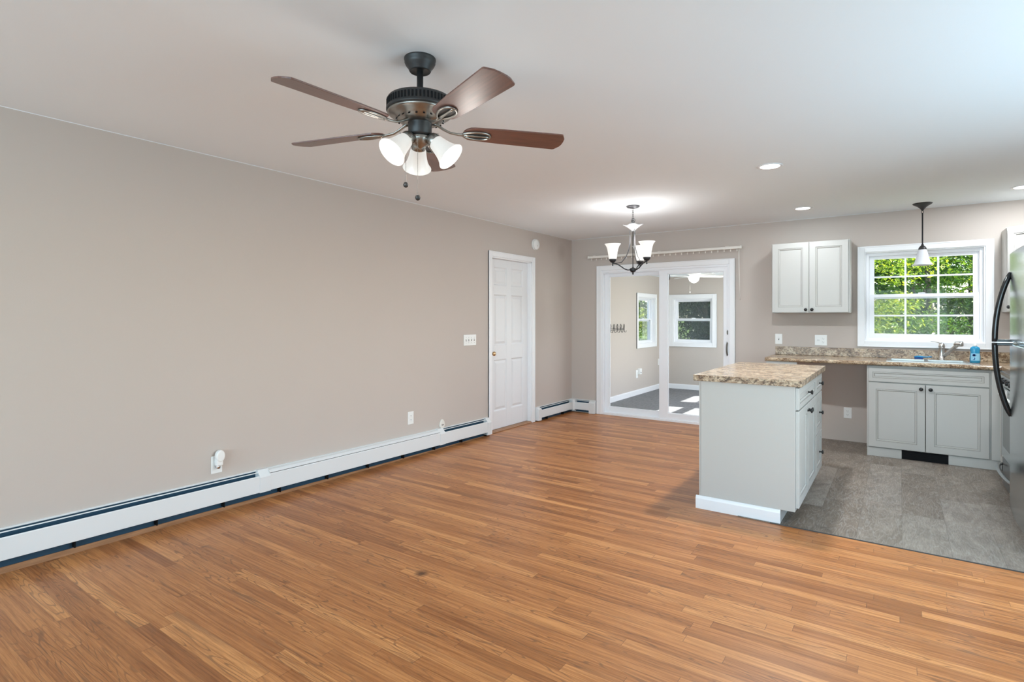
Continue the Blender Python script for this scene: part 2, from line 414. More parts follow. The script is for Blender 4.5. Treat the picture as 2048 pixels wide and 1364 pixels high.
# ------------------------------------------------------------------ setting
H = 2.44; XR = 5.20; YF = -11.0
struct('floor', MB().box(-.14, YF-.14, -.12, XR+.14, .14, 0), 'floor')
struct('floor_kitchen', MB().box(2.95, -3.055, 0, XR, 0, .004), 'vinyl_floor')
struct('trim_1', MB().box(3.15, -3.0605, 0, XR, -3.0545, .0050), 'slot')
struct('ceiling', MB().box(-.14, YF-.14, H, XR+.14, .14, H+.2), 'ceiling')
DL = (-1.905, -1.05)     # six panel door opening (y range)
wl = MB(); wall_with_holes(wl, 'y', YF, 0, 0, H, -.14, 0, [(DL[0], DL[1], 0, 2.045)]); struct('wall_left', wl, 'wall')
SD = (.462, 2.165, 1.985) # slider rough opening
KW = (3.53, 4.52, 1.085, 2.03)
wb = MB(); wall_with_holes(wb, 'x', -.14, XR+.14, 0, H, 0, .16, [(SD[0], SD[1], 0, SD[2]), (KW[0], KW[1], KW[2], KW[3])]); struct('wall_back', wb, 'wall')
wr = MB(); wall_with_holes(wr, 'y', YF, 0, 0, H, XR, XR+.14, [(-5.5, -3.1, .3, 2.1)]); struct('wall_right', wr, 'wall')
wf = MB(); wall_with_holes(wf, 'x', -.14, XR+.14, 0, H, YF-.14, YF, [(.4, 2.5, .65, 2.2), (2.8, 4.9, .65, 2.2)]); struct('wall_front', wf, 'wall')
# closet space behind the left door
cw = MB(); cw.box(-.9, -2.2, -.1, -.88, -.8, 2.3); struct('wall_closet', cw, 'trim')

def casing(mb, axis, a0, a1, z0, z1, d, w=.058, t=.016, bottom=False, sgn=-1):
    """flat colonial casing around an opening on plane d; sgn = side it stands out to"""
    def bx(p, q, e, g, th=t):
        if axis == 'x': mb.box(p, d, e, q, d+sgn*th, g)
        else: mb.box(d, p, e, d+sgn*th, q, g)
    a0 += .004; a1 -= .004; z1 -= .004; w += .004
    if bottom: z0 += .004
    bx(a0-w, a0, z0 if not bottom else z0-w, z1+w); bx(a1, a1+w, z0 if not bottom else z0-w, z1+w)
    bx(a0, a1, z1, z1+w)
    if bottom: bx(a0, a1, z0-w, z0)
    # raised outer back band
    e = .014
    bx(a0-w, a0-w+e, z0 if not bottom else z0-w, z1+w, t+.004); bx(a1+w-e, a1+w, z0 if not bottom else z0-w, z1+w, t+.004)
    bx(a0-w+e, a1+w-e, z1+w-e, z1+w, t+.004)
    if bottom: bx(a0-w+e, a1+w-e, z0-w, z0-w+e, t+.004)
    return mb

# --- door_1: six panel door in the left wall
d1 = bpy.data.objects.new('door_1', None); COL.objects.link(d1); d1['kind'] = 'structure'; d1.location = (0, -1.48, 0)
def local(mb, o):   # shift verts to parent's space
    L = Vector(o.location); mb.v = [tuple(Vector(p)-L) for p in mb.v]; return mb
mb = MB(); casing(mb, 'y', DL[0], DL[1], 0, 2.045, 0, .057, .016, False, 1); local(mb, d1).build('casing', 'trim', d1, .003)
mb = MB(); mb.box(-.14, DL[0], 0, 0, DL[0]+.018, 2.045).box(-.14, DL[1]-.018, 0, 0, DL[1], 2.045).box(-.14, DL[0], 2.027, 0, DL[1], 2.045)
mb.box(-.105, DL[0]+.018, 0, -.095, DL[0]+.03, 2.027); local(mb, d1).build('jamb', 'trim', d1, .002)
def six_panel(x_face, y0, y1, z0, z1, th, par):
    """front faces +x; two columns, three rows"""
    w = y1-y0; st = .105; ms = .10; pw = (w-2*st-ms)/2
    rows = [(z0+.21, z0+.815), (z0+.985, z0+1.585), (z0+1.695, z0+1.91)]
    mb = MB(); xb = x_face-th
    for a, b in ((y0, y0+st), (y0+st+pw, y0+st+pw+ms), (y1-st, y1)): mb.box(xb, a, z0, x_face, b, z1)
    for c0 in (y0+st, y0+st+pw+ms):
        zz = z0
        for (p, q) in rows: mb.box(xb, c0, zz, x_face, c0+pw, p); zz = q
        mb.box(xb, c0, zz, x_face, c0+pw, z1)
        for (p, q) in rows:
            mb.nested((xb+.004, c0, p), (0, 1, 0), (0, 0, 1), pw, q-p, [(0, th-.004), (.012, th-.016), (.020, th-.016), (.045, th-.006)])
    return local(mb, par)
six_panel(-.052, DL[0]+.02, DL[1]-.02, .022, 2.025, .035, d1).build('door_slab', 'door', d1, .0015)
kb = MB(); kb.lathe([(.026, 0), (.026, .006), (.011, .009), (.010, .028), (.022, .034), (.027, .045), (.024, .056), (.010, .062)], T(-.052, -1.838, .915, 0, PI/2, 0), 24)
o = local(kb, d1).build('knob', 'brass', d1); tag(o, 'small round brass knob')
mb = MB().prism([(-.145, .003), (.012, .003), (.010, .012), (-.004, .017), (-.145, .017)], -(DL[1]-.018), -(DL[0]+.018), (0, 0, 0), (1, 0, 0), (0, 0, 1))
struct('trim_2', mb, 'oak')

# --- door_2: sliding glass door
d2 = bpy.data.objects.new('door_2', None); COL.objects.link(d2); d2['kind'] = 'structure'; d2.location = (1.31, 0, 0)
mb = MB(); casing(mb, 'x', SD[0], SD[1], 0, SD[2], 0, .062, .017, False, -1); local(mb, d2).build('casing', 'trim', d2, .003)
fx0, fx1, ft = SD[0], SD[1], SD[2]
mb = MB(); mb.box(fx0, -.004, 0, fx0+.032, .15, ft).box(fx1-.028, -.004, 0, fx1, .15, ft).box(fx0+.032, -.004, ft-.03, fx1-.028, .15, ft)
mb.box(fx0+.032, -.004, 0, fx1-.028, .15, .028).box(fx0+.032, .048, .028, fx1-.028, .054, .04)
mb.box(fx0+.032, .010, ft-.045, fx1-.028, .016, ft-.03)
local(mb, d2).build('frame', 'vinyl', d2, .002)
def sash(x0, x1, z0, z1, y0, y1, wl_, wr_, wt, wbm):
    mb = MB(); mb.box(x0, y0, z0, x0+wl_, y1, z1).box(x1-wr_, y0, z0, x1, y1, z1)
    mb.box(x0+wl_, y0, z0, x1-wr_, y1, z0+wbm).box(x0+wl_, y0, z1-wt, x1-wr_, y1, z1)
    # glazing bead
    e = .009; a0, a1, b0, b1 = x0+wl_, x1-wr_, z0+wbm, z1-wt
    ym = (y0+y1)/2
    mb.box(a0, ym-.008, b0, a0+e, ym+.008, b1).box(a1-e, ym-.008, b0, a1, ym+.008, b1)
    mb.box(a0+e, ym-.008, b0, a1-e, ym+.008, b0+e).box(a0+e, ym-.008, b1-e, a1-e, ym+.008, b1)
    return mb, (a0, a1, b0, b1, ym)
mb, g = sash(.494, 1.345, .028, 1.955, .058, .092, .062, .055, .055, .075)
fp = local(mb, d2).build('fixed_panel', 'vinyl', d2, .002)
local(MB().box(g[0], g[4]-.002, g[2], g[1], g[4]+.002, g[3]), d2).build('glass_pane', 'glass', fp)
mb, g = sash(1.283, 2.137, .028, 1.955, .012, .046, .112, .045, .055, .075)
sp = local(mb, d2).build('sliding_panel', 'vinyl', d2, .002)
local(MB().box(g[0], g[4]-.002, g[2], g[1], g[4]+.002, g[3]), d2).build('glass_pane', 'glass', sp)
# dark weatherstrip seen beside the fixed glass and the sliding stile
local(MB().box(1.392, .0265, .105, 1.396, .0275, 1.90).box(.556, .073, .105, .560, .074, 1.90).box(.556, .073, 1.892, 1.29, .074, 1.896), d2).build('weatherstrip', 'slot', sp)
hd = MB()
pts = []
for k in range(13):
    a = PI*k/12; pts.append((2.118, .010-.045*math.sin(a)**.7, .872+.165*(k/12)))
hd.tube([(2.136, p[1]+.004, p[2]) for p in pts], .0095, 10)
hd.box(2.128, .002, .868, 2.152, .012, 1.040)
o = local(hd, d2).build('handle', 'latch', sp, .003); tag(o, 'grey bronze pull handle')
lk = MB().lathe([(.020, 0), (.020, .005), (.010, .009)], T(2.142, .012, 1.155, PI/2, 0, 0) @ Matrix.Diagonal((.75, 2.1, 1, 1)), 24)
lk.box(2.138, -.012, 1.13, 2.146, .004, 1.18)
o = local(lk, d2).build('lock', 'latch', sp, .001); tag(o, 'oval bronze thumb latch')

# --- windows
def dh_window(name, axis, a0, a1, z0, z1, d, depth, meet, muntins=0, sgn=-1, cas_w=.058, scr='screen', full_screen=False, fw=.03, sw=.045, lower_mun=True):
    """double hung vinyl window; opening a0..a1 / z0..z1 in a wall whose room face is at d and which goes depth the other way"""
    r = bpy.data.objects.new(name, None); COL.objects.link(r); r['kind'] = 'structure'
    mid = (a0+a1)/2
    r.location = (mid, d, 0) if axis == 'x' else (d, mid, 0)
    out = -sgn
    def bx(mb, p, q, e0, e1, g, h):
        if axis == 'x': mb.box(p, d+out*e0, g, q, d+out*e1, h)
        else: mb.box(d+out*e0, p, g, d+out*e1, q, h)
    mb = MB(); casing(mb, axis, a0, a1, z0, z1, d, cas_w, .016, True, sgn); local(mb, r).build('casing', 'trim', r, .003)
    mb = MB(); j = .014
    bx(mb, a0, a0+j, 0, depth, z0, z1); bx(mb, a1-j, a1, 0, depth, z0, z1); bx(mb, a0+j, a1-j, 0, depth, z0, z0+j); bx(mb, a0+j, a1-j, 0, depth, z1-j, z1)
    local(mb, r).build('jamb', 'trim', r)
    f0, f1 = .045, .125; b0, b1, c0, c1 = a0+j, a1-j, z0+j, z1-j
    mb = MB(); bx(mb, b0, b0+fw, f0, f1, c0, c1); bx(mb, b1-fw, b1, f0, f1, c0, c1); bx(mb, b0+fw, b1-fw, f0, f1, c0, c0+fw*.8); bx(mb, b0+fw, b1-fw, f0, f1, c1-fw, c1)
    local(mb, r).build('window_frame', 'vinyl', r, .002)
    g0, g1, h0, h1 = b0+fw, b1-fw, c0+fw*.8, c1-fw
    def one(p, q, e0, e1, nm):
        mb = MB(); bx(mb, g0, g0+sw, e0, e1, p, q); bx(mb, g1-sw, g1, e0, e1, p, q)
        bx(mb, g0+sw, g1-sw, e0, e1, p, p+sw*.95); bx(mb, g0+sw, g1-sw, e0, e1, q-sw*.75, q)
        s_ = local(mb, r).build(nm, 'vinyl', r, .002)
        em = (e0+e1)/2
        mg = MB(); bx(mg, g0+sw, g1-sw, em-.002, em+.002, p+sw*.95, q-sw*.75); local(mg, r).build('glass_pane', 'glass', s_)
        if muntins:
            mm = MB(); W_ = (g1-g0-2*sw); w = .017
            for k in (1, 2):
                x = g0+sw+W_*k/3; bx(mm, x-w/2, x+w/2, em-.008, em+.008, p+sw*.95, q-sw*.75)
            zc = (p+sw*.95+q-sw*.75)/2; bx(mm, g0+sw, g1-sw, em-.0072, em+.0072, zc-w/2, zc+w/2)
            local(mm, r).build('muntin_grid', 'vinyl', s_)
        return s_
    one(meet-.02, h1, .088, .112, 'upper_sash'); lo = one(h0, meet+.028, .055, .080, 'lower_sash')
    lk = MB()
    if axis == 'x': lk.box(mid-.03, d+out*.052, meet+.028, mid+.03, d+out*.078, meet+.040)
    else: lk.box(d+out*.052, mid-.03, meet+.028, d+out*.078, mid+.03, meet+.040)
    local(lk, r).build('sash_lock', 'vinyl', lo, .002)
    ms = MB(); bx(ms, g0, g1, .119, .120, h0, h1 if full_screen else meet)
    local(ms, r).build('insect_screen', scr, r)
    return r
dh_window('window_1', 'x', KW[0], KW[1], KW[2], KW[3], 0, .14, 1.552, muntins=1)
for nm, (a0, a1) in (('added_window_4', (.4, 2.5)), ('added_window_5', (2.8, 4.9))):  # unseen windows added behind the camera as light openings
    r = bpy.data.objects.new(nm, None); COL.objects.link(r); r['kind'] = 'structure'; r.location = ((a0+a1)/2, YF, 0)
    mb = MB(); casing(mb, 'x', a0, a1, .65, 2.2, YF, .06, .016, True, 1); local(mb, r).build('casing', 'trim', r)

r = bpy.data.objects.new('added_window_6', None); COL.objects.link(r); r['kind'] = 'structure'; r.location = (XR, -4.3, 0)  # unseen side window, added to let light into the back half
mb = MB(); casing(mb, 'y', -5.5, -3.1, .3, 2.1, XR, .06, .016, True, -1); local(mb, r).build('casing', 'trim', r)
struct('sun_blocker', MB().box(XR+.14, -7.0, 2.62, XR+3.2, -1.0, 2.74), 'blocker_grey')  # unseen slab added to keep the sun out of the side opening
# --- sunroom shell
SX0, SX1, SY, SH = .12, 2.75, 3.35, 2.10
struct('floor_sunroom', MB().box(SX0-.14, .15, -.12, SX1+.14, SY+.14, -.004), 'sun_floor')
struct('ceiling_sunroom', MB().box(SX0-.14, .16, SH, SX1+.14, SY+.14, SH+.15), 'ceiling')
mb = MB(); wall_with_holes(mb, 'y', .16, SY+.14, -.1, SH, SX0-.14, SX0, [(2.145, 2.955, .865, 1.70)]); struct('wall_sunroom_left', mb, 'wall_sun')
mb = MB(); wall_with_holes(mb, 'x', SX0-.14, SX1+.14, -.1, SH, SY, SY+.14, [(.335, 1.06, .865, 1.69)]); struct('wall_sunroom_back', mb, 'wall_sun')
mb = MB(); wall_with_holes(mb, 'y', .16, SY+.14, -.1, SH, SX1, SX1+.14, [(.62, 1.55, .35, 1.93), (2.02, 2.90, .35, 1.93)]); struct('wall_sunroom_right', mb, 'wall_sun')
dh_window('window_2', 'y', 2.145, 2.955, .865, 1.70, SX0, .14, 1.285, 0, 1, .065, 'screen', False, .022, .03)
dh_window('window_3', 'x', .335, 1.06, .865, 1.69, SY, .14, 1.29, 0, -1, .075, 'screen_dark', True, .022, .03)
for nm, (a0, a1) in (('window_7', (.62, 1.55)), ('window_8', (2.02, 2.90))):
    r = bpy.data.objects.new(nm, None); COL.objects.link(r); r['kind'] = 'structure'; r.location = (SX1, (a0+a1)/2, 0)
    mb = MB(); casing(mb, 'y', a0, a1, .35, 1.93, SX1, .07, .016, True, -1); local(mb, r).build('casing', 'trim', r)
    mb = MB(); x0, x1 = SX1+.03, SX1+.09
    mb.box(x0, a0, .35, x1, a0+.05, 1.93).box(x0, a1-.05, .35, x1, a1, 1.93).box(x0, a0, .35, x1, a1, .42).box(x0, a0, 1.86, x1, a1, 1.93).box(x0, a0, 1.47, x1, a1, 1.57)
    local(mb, r).build('window_frame', 'vinyl', r)
def base_prof(mb, p, q, h=.09, t=.013):
    mb.box(*p, *q)
struct('baseboard_sunroom_left', MB().box(SX0, .16, -.004, SX0+.014, SY, .075).box(SX0, .16, .075, SX0+.008, SY, .088), 'trim', bevel=.002)
struct('baseboard_sunroom_back', MB().box(SX0+.014, SY-.014, -.004, SX1, SY, .075).box(SX0+.014, SY-.008, .075, SX1, SY, .088), 'trim', bevel=.002)
struct('baseboard_sunroom_right', MB().box(SX1-.014, .16, -.004, SX1, SY-.014, .088), 'trim', bevel=.002)
struct('trim_4', MB().box(0, -.003, 2.4375, XR, 0, H).box(0, YF, 2.4375, .003, 0, H), 'ceiling')

# ------------------------------------------------------------------ baseboard heaters
def heater(name, loc, rz, L, tilt, sections, label, caps=(1, 1), hgt=.178, D=.066, corner=False):
    """runs along local +y from 0..L, wall at local x = 0, stands out to +x. sections = [(y0, y1, open?)]"""
    r = empty(name, loc, label, 'baseboard heater', None, rz)
    r.rotation_euler = (tilt, 0, rz)
    bk = MB().box(0, 0, .004, .003, L, hgt-.002); bk.build('back_plate', 'heater', r)
    bi = MB().box(.003, .003, -.012, .0045, L-.003, hgt-.012); bi.build('gap_shade', 'heater_shade', r)  # dark sheet before the back plate, painted as shade in the gaps
    fe = MB()
    y = .03
    fe.box(.018, .02, .075, .048, L-.02, .115); fe.build('heating_element', 'dark', r)
    y = .25
    while y < L-.05:
        MB().box(.005, y, .0, .045, y+.006, .04).build('bracket', 'dark', r); y += .42
    for (a, b, op) in sections:
        fp = MB()
        # front cover: slightly leaning sheet with rolled edges
        k = hgt-.178; fp.prism([(D-.004, .042), (D, .044), (D-.001, .138+k if op else .141+k), (D-.006, .144+k if op else .147+k), (D-.008, .141+k if op else .144+k), (D-.0035, .136+k), (D-.0035, .046)], -b, -a, (0, 0, 0), (1, 0, 0), (0, 0, 1))
        fp.build('front_cover', 'heater', r, .0006, 1)
        hood = MB().prism([(0, hgt), (.012, hgt), (.016, hgt-.003), (.016, hgt-.006), (.010, hgt-.004), (0, hgt-.004)], -b, -a, (0, 0, 0), (1, 0, 0), (0, 0, 1))
        hood.build('top_lip', 'heater', r)
        dm = MB()
        if op: dm.prism([(.033, hgt-.012), (.038, hgt-.014), (.039, hgt-.017), (.033, hgt-.015)], -b, -a, (0, 0, 0), (1, 0, 0), (0, 0, 1))
        else: dm.prism([(.023, hgt-.004), (.045, hgt-.010), (D-.003, hgt-.025), (D-.005, hgt-.028), (.042, hgt-.014), (.022, hgt-.008)], -b, -a, (0, 0, 0), (1, 0, 0), (0, 0, 1))
        dm.build('damper', 'heater', r)
    def cap(a, b, nm, solid):
        P = [(0, .012 if solid else .040), (D+.002, .012 if solid else .040), (D+.003, .145), (D-.008, .163), (.030, hgt+.002), (0, hgt+.003)]
        m_ = MB().prism(P, -b, -a, (0, 0, 0), (1, 0, 0), (0, 0, 1))
        m_.prism([(D+.0025, .140), (D+.0042, .140), (D+.0042, .150), (D-.007, .167), (D-.009, .164)], -b, -a, (0, 0, 0), (1, 0, 0), (0, 0, 1))
        m_.build(nm, 'heater', r, .002)
    if caps[0]: cap(0, caps[0], 'end_cap', True)
    if caps[1]: cap(L-caps[1], L, 'end_cap', True)
    prev = None
    for (a, b, op) in sections:
        if prev is not None and a > prev: cap(prev-.004, a+.004, 'joint_cover', False)
        prev = b
    return r
tl = math.radians(-.517)
heater('baseboard_heater', (0, -8.6, .0646), 0, 6.615, tl, [(.06, 3.86, True), (3.935, 5.77, False), (5.84, 6.55, True)],
       'long white hot-water baseboard heater running along the left wall to the door', (.06, .065), .196)
# wood shoe strip under the raised end of the long heater
mb = MB(); v = [(.0, -8.6, 0), (.014, -8.6, 0), (.014, -2.0, 0), (0, -2.0, 0), (.0, -8.6, .053), (.012, -8.6, .053), (.012, -2.0, .002), (0, -2.0, .002)]
mb.add(v, [(0,3,2,1),(4,5,6,7),(0,1,5,4),(1,2,6,5),(2,3,7,6),(3,0,4,7)]); struct('trim_5', mb, 'oak')
# corner heater: two legs and a corner cover
r = heater('baseboard_heater', (0, -.985, .002), 0, .985, 0, [(.075, .90, True)], 'short L-shaped white baseboard heater turning the corner beside the sliding door', (.07, 0), .178)
def rot_leg(parent):
    # second leg along +x on the back wall
    D = .066; hgt = .178; y0 = .985
    def P(poly, a, b, nm, mat, bev=.0006):
        m_ = MB().prism(poly, a, b, (0, y0, 0), (0, -1, 0), (0, 0, 1))   # U=-y, V=z -> N = U x V = -x
        m_.v = [(-x, y, z) for x, y, z in m_.v]
        m_.build(nm, mat, parent, bev, 1)
    P([(0, .004), (.003, .004), (.003, hgt-.002), (0, hgt-.002)], .0, .392, 'back_plate', 'heater', 0)
    P([(.003, .006), (.0045, .006), (.0045, hgt-.012), (.003, hgt-.012)], .07, .38, 'gap_shade', 'heater_shade', 0)  # same painted shade sheet for the second leg
    P([(.018, .075), (.048, .075), (.048, .115), (.018, .115)], .07, .38, 'heating_element', 'dark', 0)
    P([(D-.004, .040), (D, .042), (D-.001, .138), (D-.006, .144), (D-.0035, .136), (D-.0035, .044)], .09, .315, 'front_cover', 'heater')
    P([(0, hgt), (.012, hgt), (.016, hgt-.003), (.016, hgt-.006), (0, hgt-.004)], .07, .392, 'top_lip', 'heater', 0)
    P([(.033, hgt-.012), (.038, hgt-.014), (.039, hgt-.017), (.033, hgt-.015)], .07, .36, 'damper', 'heater', 0)
    P([(0, 0), (D+.002, .0), (D+.003, .145), (D-.008, .163), (.030, hgt+.002), (0, hgt+.003)], .305, .392, 'end_cap', 'heater', .002)
    c = MB().prism([(0, 0), (.0, -.09), (D+.002, -.09), (.09, -(D+.002)), (.09, 0)], .024, hgt+.002, (0, y0, 0), (1, 0, 0), (0, 1, 0))
    c.build('corner_cover', 'heater', parent, .004)
rot_leg(r)

# ------------------------------------------------------------------ wall plates
def plate_root(name, loc, face, label, cat='outlet', group=None):
    """face: 'x' = plate on the left wall looking +x; 'y' = plate on back wall looking -y"""
    rz = {'x': PI/2, 'y': 0, '-x': -PI/2}[face]
    return empty(name, loc, label, cat, group, rz)
def cover(r, w, h, mat='plate'):
    m_ = MB().box(-w/2, -.0055, -h/2, w/2, 0, h/2); return m_.build('cover_plate', mat, r, .0025)
def receptacle(r, x, mat='plate'):
    for sz in (-.0195, .0195):
        m_ = MB().lathe([(.0165, 0), (.0165, .003)], T(x, -.005, sz, PI/2, 0, 0) @ Matrix.Diagonal((1, .85, 1, 1)), 20)
        o = m_.build('socket', mat, r, .0006)
        s_ = MB().box(x-.0075, -.0085, sz-.001, x-.0055, -.0079, sz+.008).box(x+.0055, -.0085, sz-.001, x+.0075, -.0079, sz+.007)
        s_.lathe([(.0022, 0), (.0022, .0006)], T(x, -.0079, sz-.008, PI/2, 0, 0), 10)
        s_.build('slots', 'slot', o)
def toggle(r, x, mat='plate'):
    s_ = MB().box(x-.0055, -.0062, -.012, x+.0055, -.0054, .012); s_.build('toggle_slot', 'slot', r)
    m_ = MB().obox(T(x, -.010, .004, -.5, 0, 0), .007, .014, .010); m_.build('toggle', mat, r, .001)
def screws(r, xs, zs, mat='cream'):
    for x in xs:
        for z in zs: MB().lathe([(.0028, 0), (.002, .0012)], T(x, -.0055, z, PI/2, 0, 0), 10).build('screw', mat, r)
r = plate_root('outlet', (0, -5.02, .328), 'x', 'white outlet on the left wall with a white plug-in air freshener, over the long heater'); cover(r, .075, .12); receptacle(r, 0)
r = empty('plug_in_freshener', (0, -5.02, .328), 'white rounded plug-in night light pushed into the outlet nearest the camera', 'plug-in device', None, PI/2)
m_ = MB().prism([(.030*math.cos(a)*1.0, .040*math.sin(a)) for a in [2*PI*k/28 for k in range(28)]], .018, .052, (0.006, 0, .062), (1, 0, 0), (0, 0, 1)); m_.build('cap', 'plate', r, .008, 3)
m_ = MB().box(-.020, -.046, -.004, .024, -.012, .050); m_.build('body', 'plate', r, .006, 3)
m_ = MB().lathe([(.012, 0), (.013, .012), (.012, .03)], T(-.004, -.010, -.012, PI/2, 0, 0), 18); m_.build('plug', 'chrome', r)
r = plate_root('outlet', (0, -3.18, .374), 'x', 'white duplex outlet on the left wall above the closed middle section of the heater'); cover(r, .074, .12); receptacle(r, 0); screws(r, [0], [0])
r = plate_root('jack_cover', (0, -2.745, .248), 'x', 'small white teardrop-shaped jack cover on the left wall just above the heater', 'wall jack')
pts = [(.036*math.cos(a), .036*math.sin(a)-.008) for a in [PI*(1+k/14) for k in range(15)]] + [(.030, .02), (.012, .044), (0, .050), (-.012, .044), (-.030, .02)]
MB().prism(pts, .0, .018, (0, 0, 0), (1, 0, 0), (0, 0, 1)).build('cover', 'cream', r, .005)
MB().box(-.018, -.0195, -.012, -.012, -.018, -.004).box(-.004, -.0195, -.018, .004, -.018, .0).box(.012, -.0195, -.012, .018, -.018, -.004).build('holes', 'slot', r)
r = plate_root('switch_plate', (0, -2.288, 1.09), 'x', 'white four-gang light switch plate left of the panelled door', 'light switch'); cover(r, .21, .118)
for x in (-.069, -.023, .023, .069): toggle(r, x)
screws(r, (-.069, -.023, .023, .069), (-.03, .03), 'slot')
r = plate_root('switch_plate', (2.703, 0, 1.09), 'y', 'white single toggle switch at the left end of the countertop', 'light switch'); cover(r, .074, .118); toggle(r, 0); screws(r, [0], (-.03, .03), 'cream')
r = plate_root('outlet', (3.128, 0, 1.085), 'y', 'white two-gang plate with outlet and switch under the wall cabinet'); cover(r, .118, .116); receptacle(r, .024)
MB().box(-.040, -.0085, -.018, -.008, -.005, .018).build('switch', 'plate', r, .001); MB().box(-.036, -.0092, .004, -.012, -.0084, .0055).box(-.036, -.0092, -.0055, -.012, -.0084, -.004).build('switch_gap', 'slot', r)
r = plate_root('outlet', (3.382, 0, .308), 'y', 'white duplex outlet low on the wall in the open space left of the sink cabinet'); cover(r, .074, .116); receptacle(r, 0); screws(r, [0], [0])
# smoke detector
r = empty('smoke_detector', (0, -.985, 2.272), 'round white smoke detector on the wall above the right edge of the panelled door', 'smoke detector', None, PI/2)
MB().lathe([(.070, 0), (.072, .012), (.069, .018)], T(0, 0, 0, PI/2, 0, 0), 40).build('base', 'plate', r)
MB().lathe([(.066, .018), (.067, .032), (.060, .042), (.03, .046), (.002, .047)], T(0, 0, 0, PI/2, 0, 0), 40).build('cover', 'plate', r)
MB().lathe([(.012, .046), (.011, .049), (.002, .0495)], T(.0, 0, -.02, PI/2, 0, 0), 20).build('test_button', 'cream', r)

# ------------------------------------------------------------------ vertical blind track with wand
r = empty('blind_track', (1.32, 0, 2.165), 'empty cream vertical blind headrail mounted above the sliding glass door', 'blind track')
L0, L1 = .300-1.32, 2.312-1.32
mb = MB().box(L0, -.085, -.014, L1, -.040, .016).box(L0-.003, -.087, -.017, L0+.012, -.038, .019).box(L1-.012, -.087, -.017, L1+.003, -.038, .019)
mb.build('headrail', 'cream', r, .002)
for x in (L0+.10, 0.0, L1-.16):
    MB().box(x-.02, -.09, .016, x+.02, 0, .021).box(x-.02, -.004, -.01, x+.02, 0, .021).build('bracket', 'cream', r, .001)
n = 27
for k in range(n):
    x = L0+.05+(L1-L0-.10)*k/(n-1)
    MB().box(x-.004, -.067, -.024, x+.004, -.058, -.014).box(x-.006, -.065, -.042, x+.006, -.061, -.024).build('carrier', 'cream', r, .0006, 1)
MB().tube([(L1-.028, -.070, -.02), (L1-.026, -.072, -.25), (L1-.014, -.074, -.62)], .0048, 8).build('wand', 'cream', r)

# ------------------------------------------------------------------ recessed lights
def downlight(x, y, label, energy, r0=.088):
    r = empty('recessed_light', (x, y, H), label, 'recessed light', 'recessed kitchen ceiling lights')
    MB().lathe([(r0, -.001), (r0, -.004), (r0-.006, -.007), (r0-.022, -.003), (r0-.026, -.001)], None, 40).build('trim_ring', 'trim', r)
    MB().lathe([(r0-.022, -.004), (.002, -.0045)], None, 40, closed=True).build('lens', 'downlight', r)
    lamp('recessed_lamp', 'AREA', (x, y, H-.009), energy, (.88, .95, 1), (0, 0, 0), .12, shape='DISK')
downlight(3.066, -2.58, 'lit recessed ceiling light above the island, the nearest one fully in view', 28)
downlight(3.04, -.70, 'lit recessed ceiling light near the back wall, in front of the white wall cabinet', 4)
downlight(4.70, -.66, 'lit recessed ceiling light cut by the right edge of the photo', 12)
downlight(4.70, -2.58, 'recessed ceiling light added for brightness above the refrigerator, outside the right edge of the view', 12)  # out-of-view fixture added to brighten the far kitchen

# ------------------------------------------------------------------ ceiling fan
FX, FY = 2.163, -5.2535
fan = empty('ceiling_fan', (FX, FY, H), 'dark ceiling fan with five walnut blades and three lit frosted glass shades', 'ceiling fan')
MB().lathe([(.067, 0), (.0675, -.006), (.065, -.010), (.0655, -.018), (.060, -.030), (.050, -.042), (.046, -.052), (.043, -.056), (.040, -.054), (.012, -.054)], None, 48).build('canopy', 'bronze', fan)
MB().lathe([(.0135, -.05), (.0135, -.16), (.020, -.162), (.024, -.172)], None, 24).build('downrod', 'bronze', fan)
mh = MB().lathe([(.024, -.158), (.060, -.160), (.112, -.166), (.134, -.174), (.139, -.182), (.139, -.216), (.142, -.220), (.142, -.226), (.136, -.230)], None, 64).build('motor_housing', 'bronze', fan)
sl = MB()
for k in range(56):
    a = 2*PI*k/56; sl.obox(T(0, 0, -.199) @ Matrix.Rotation(a, 4, 'Z') @ T(.1388, 0, 0), .004, .0075, .026)
sl.build('vent_slots', 'dark', mh)
th = MB().lathe([(.136, -.228), (.137, -.236), (.128, -.243), (.112, -.247), (.104, -.256), (.090, -.268), (.072, -.274), (.058, -.276)], None, 64)
for k in range(20):
    a = 2*PI*k/20; th.obox(T(0, 0, -.2625) @ Matrix.Rotation(a, 4, 'Z') @ T(.098, 0, 0) @ Euler((0, .75, 0)).to_matrix().to_4x4(), .010, .008, .003, 1)
th.build('lower_housing', ['pewter', 'dark'], fan)
MB().lathe([(.056, -.268), (.052, -.276), (.050, -.284), (.050, -.322), (.046, -.328), (.040, -.330)], None, 48).build('switch_housing', 'bronze', fan)
MB().lathe([(.038, -.328), (.044, -.336), (.042, -.350), (.028, -.368), (.012, -.376), (.004, -.384)], None, 40).build('light_fitter', 'pewter', fan)
BZ = -.300
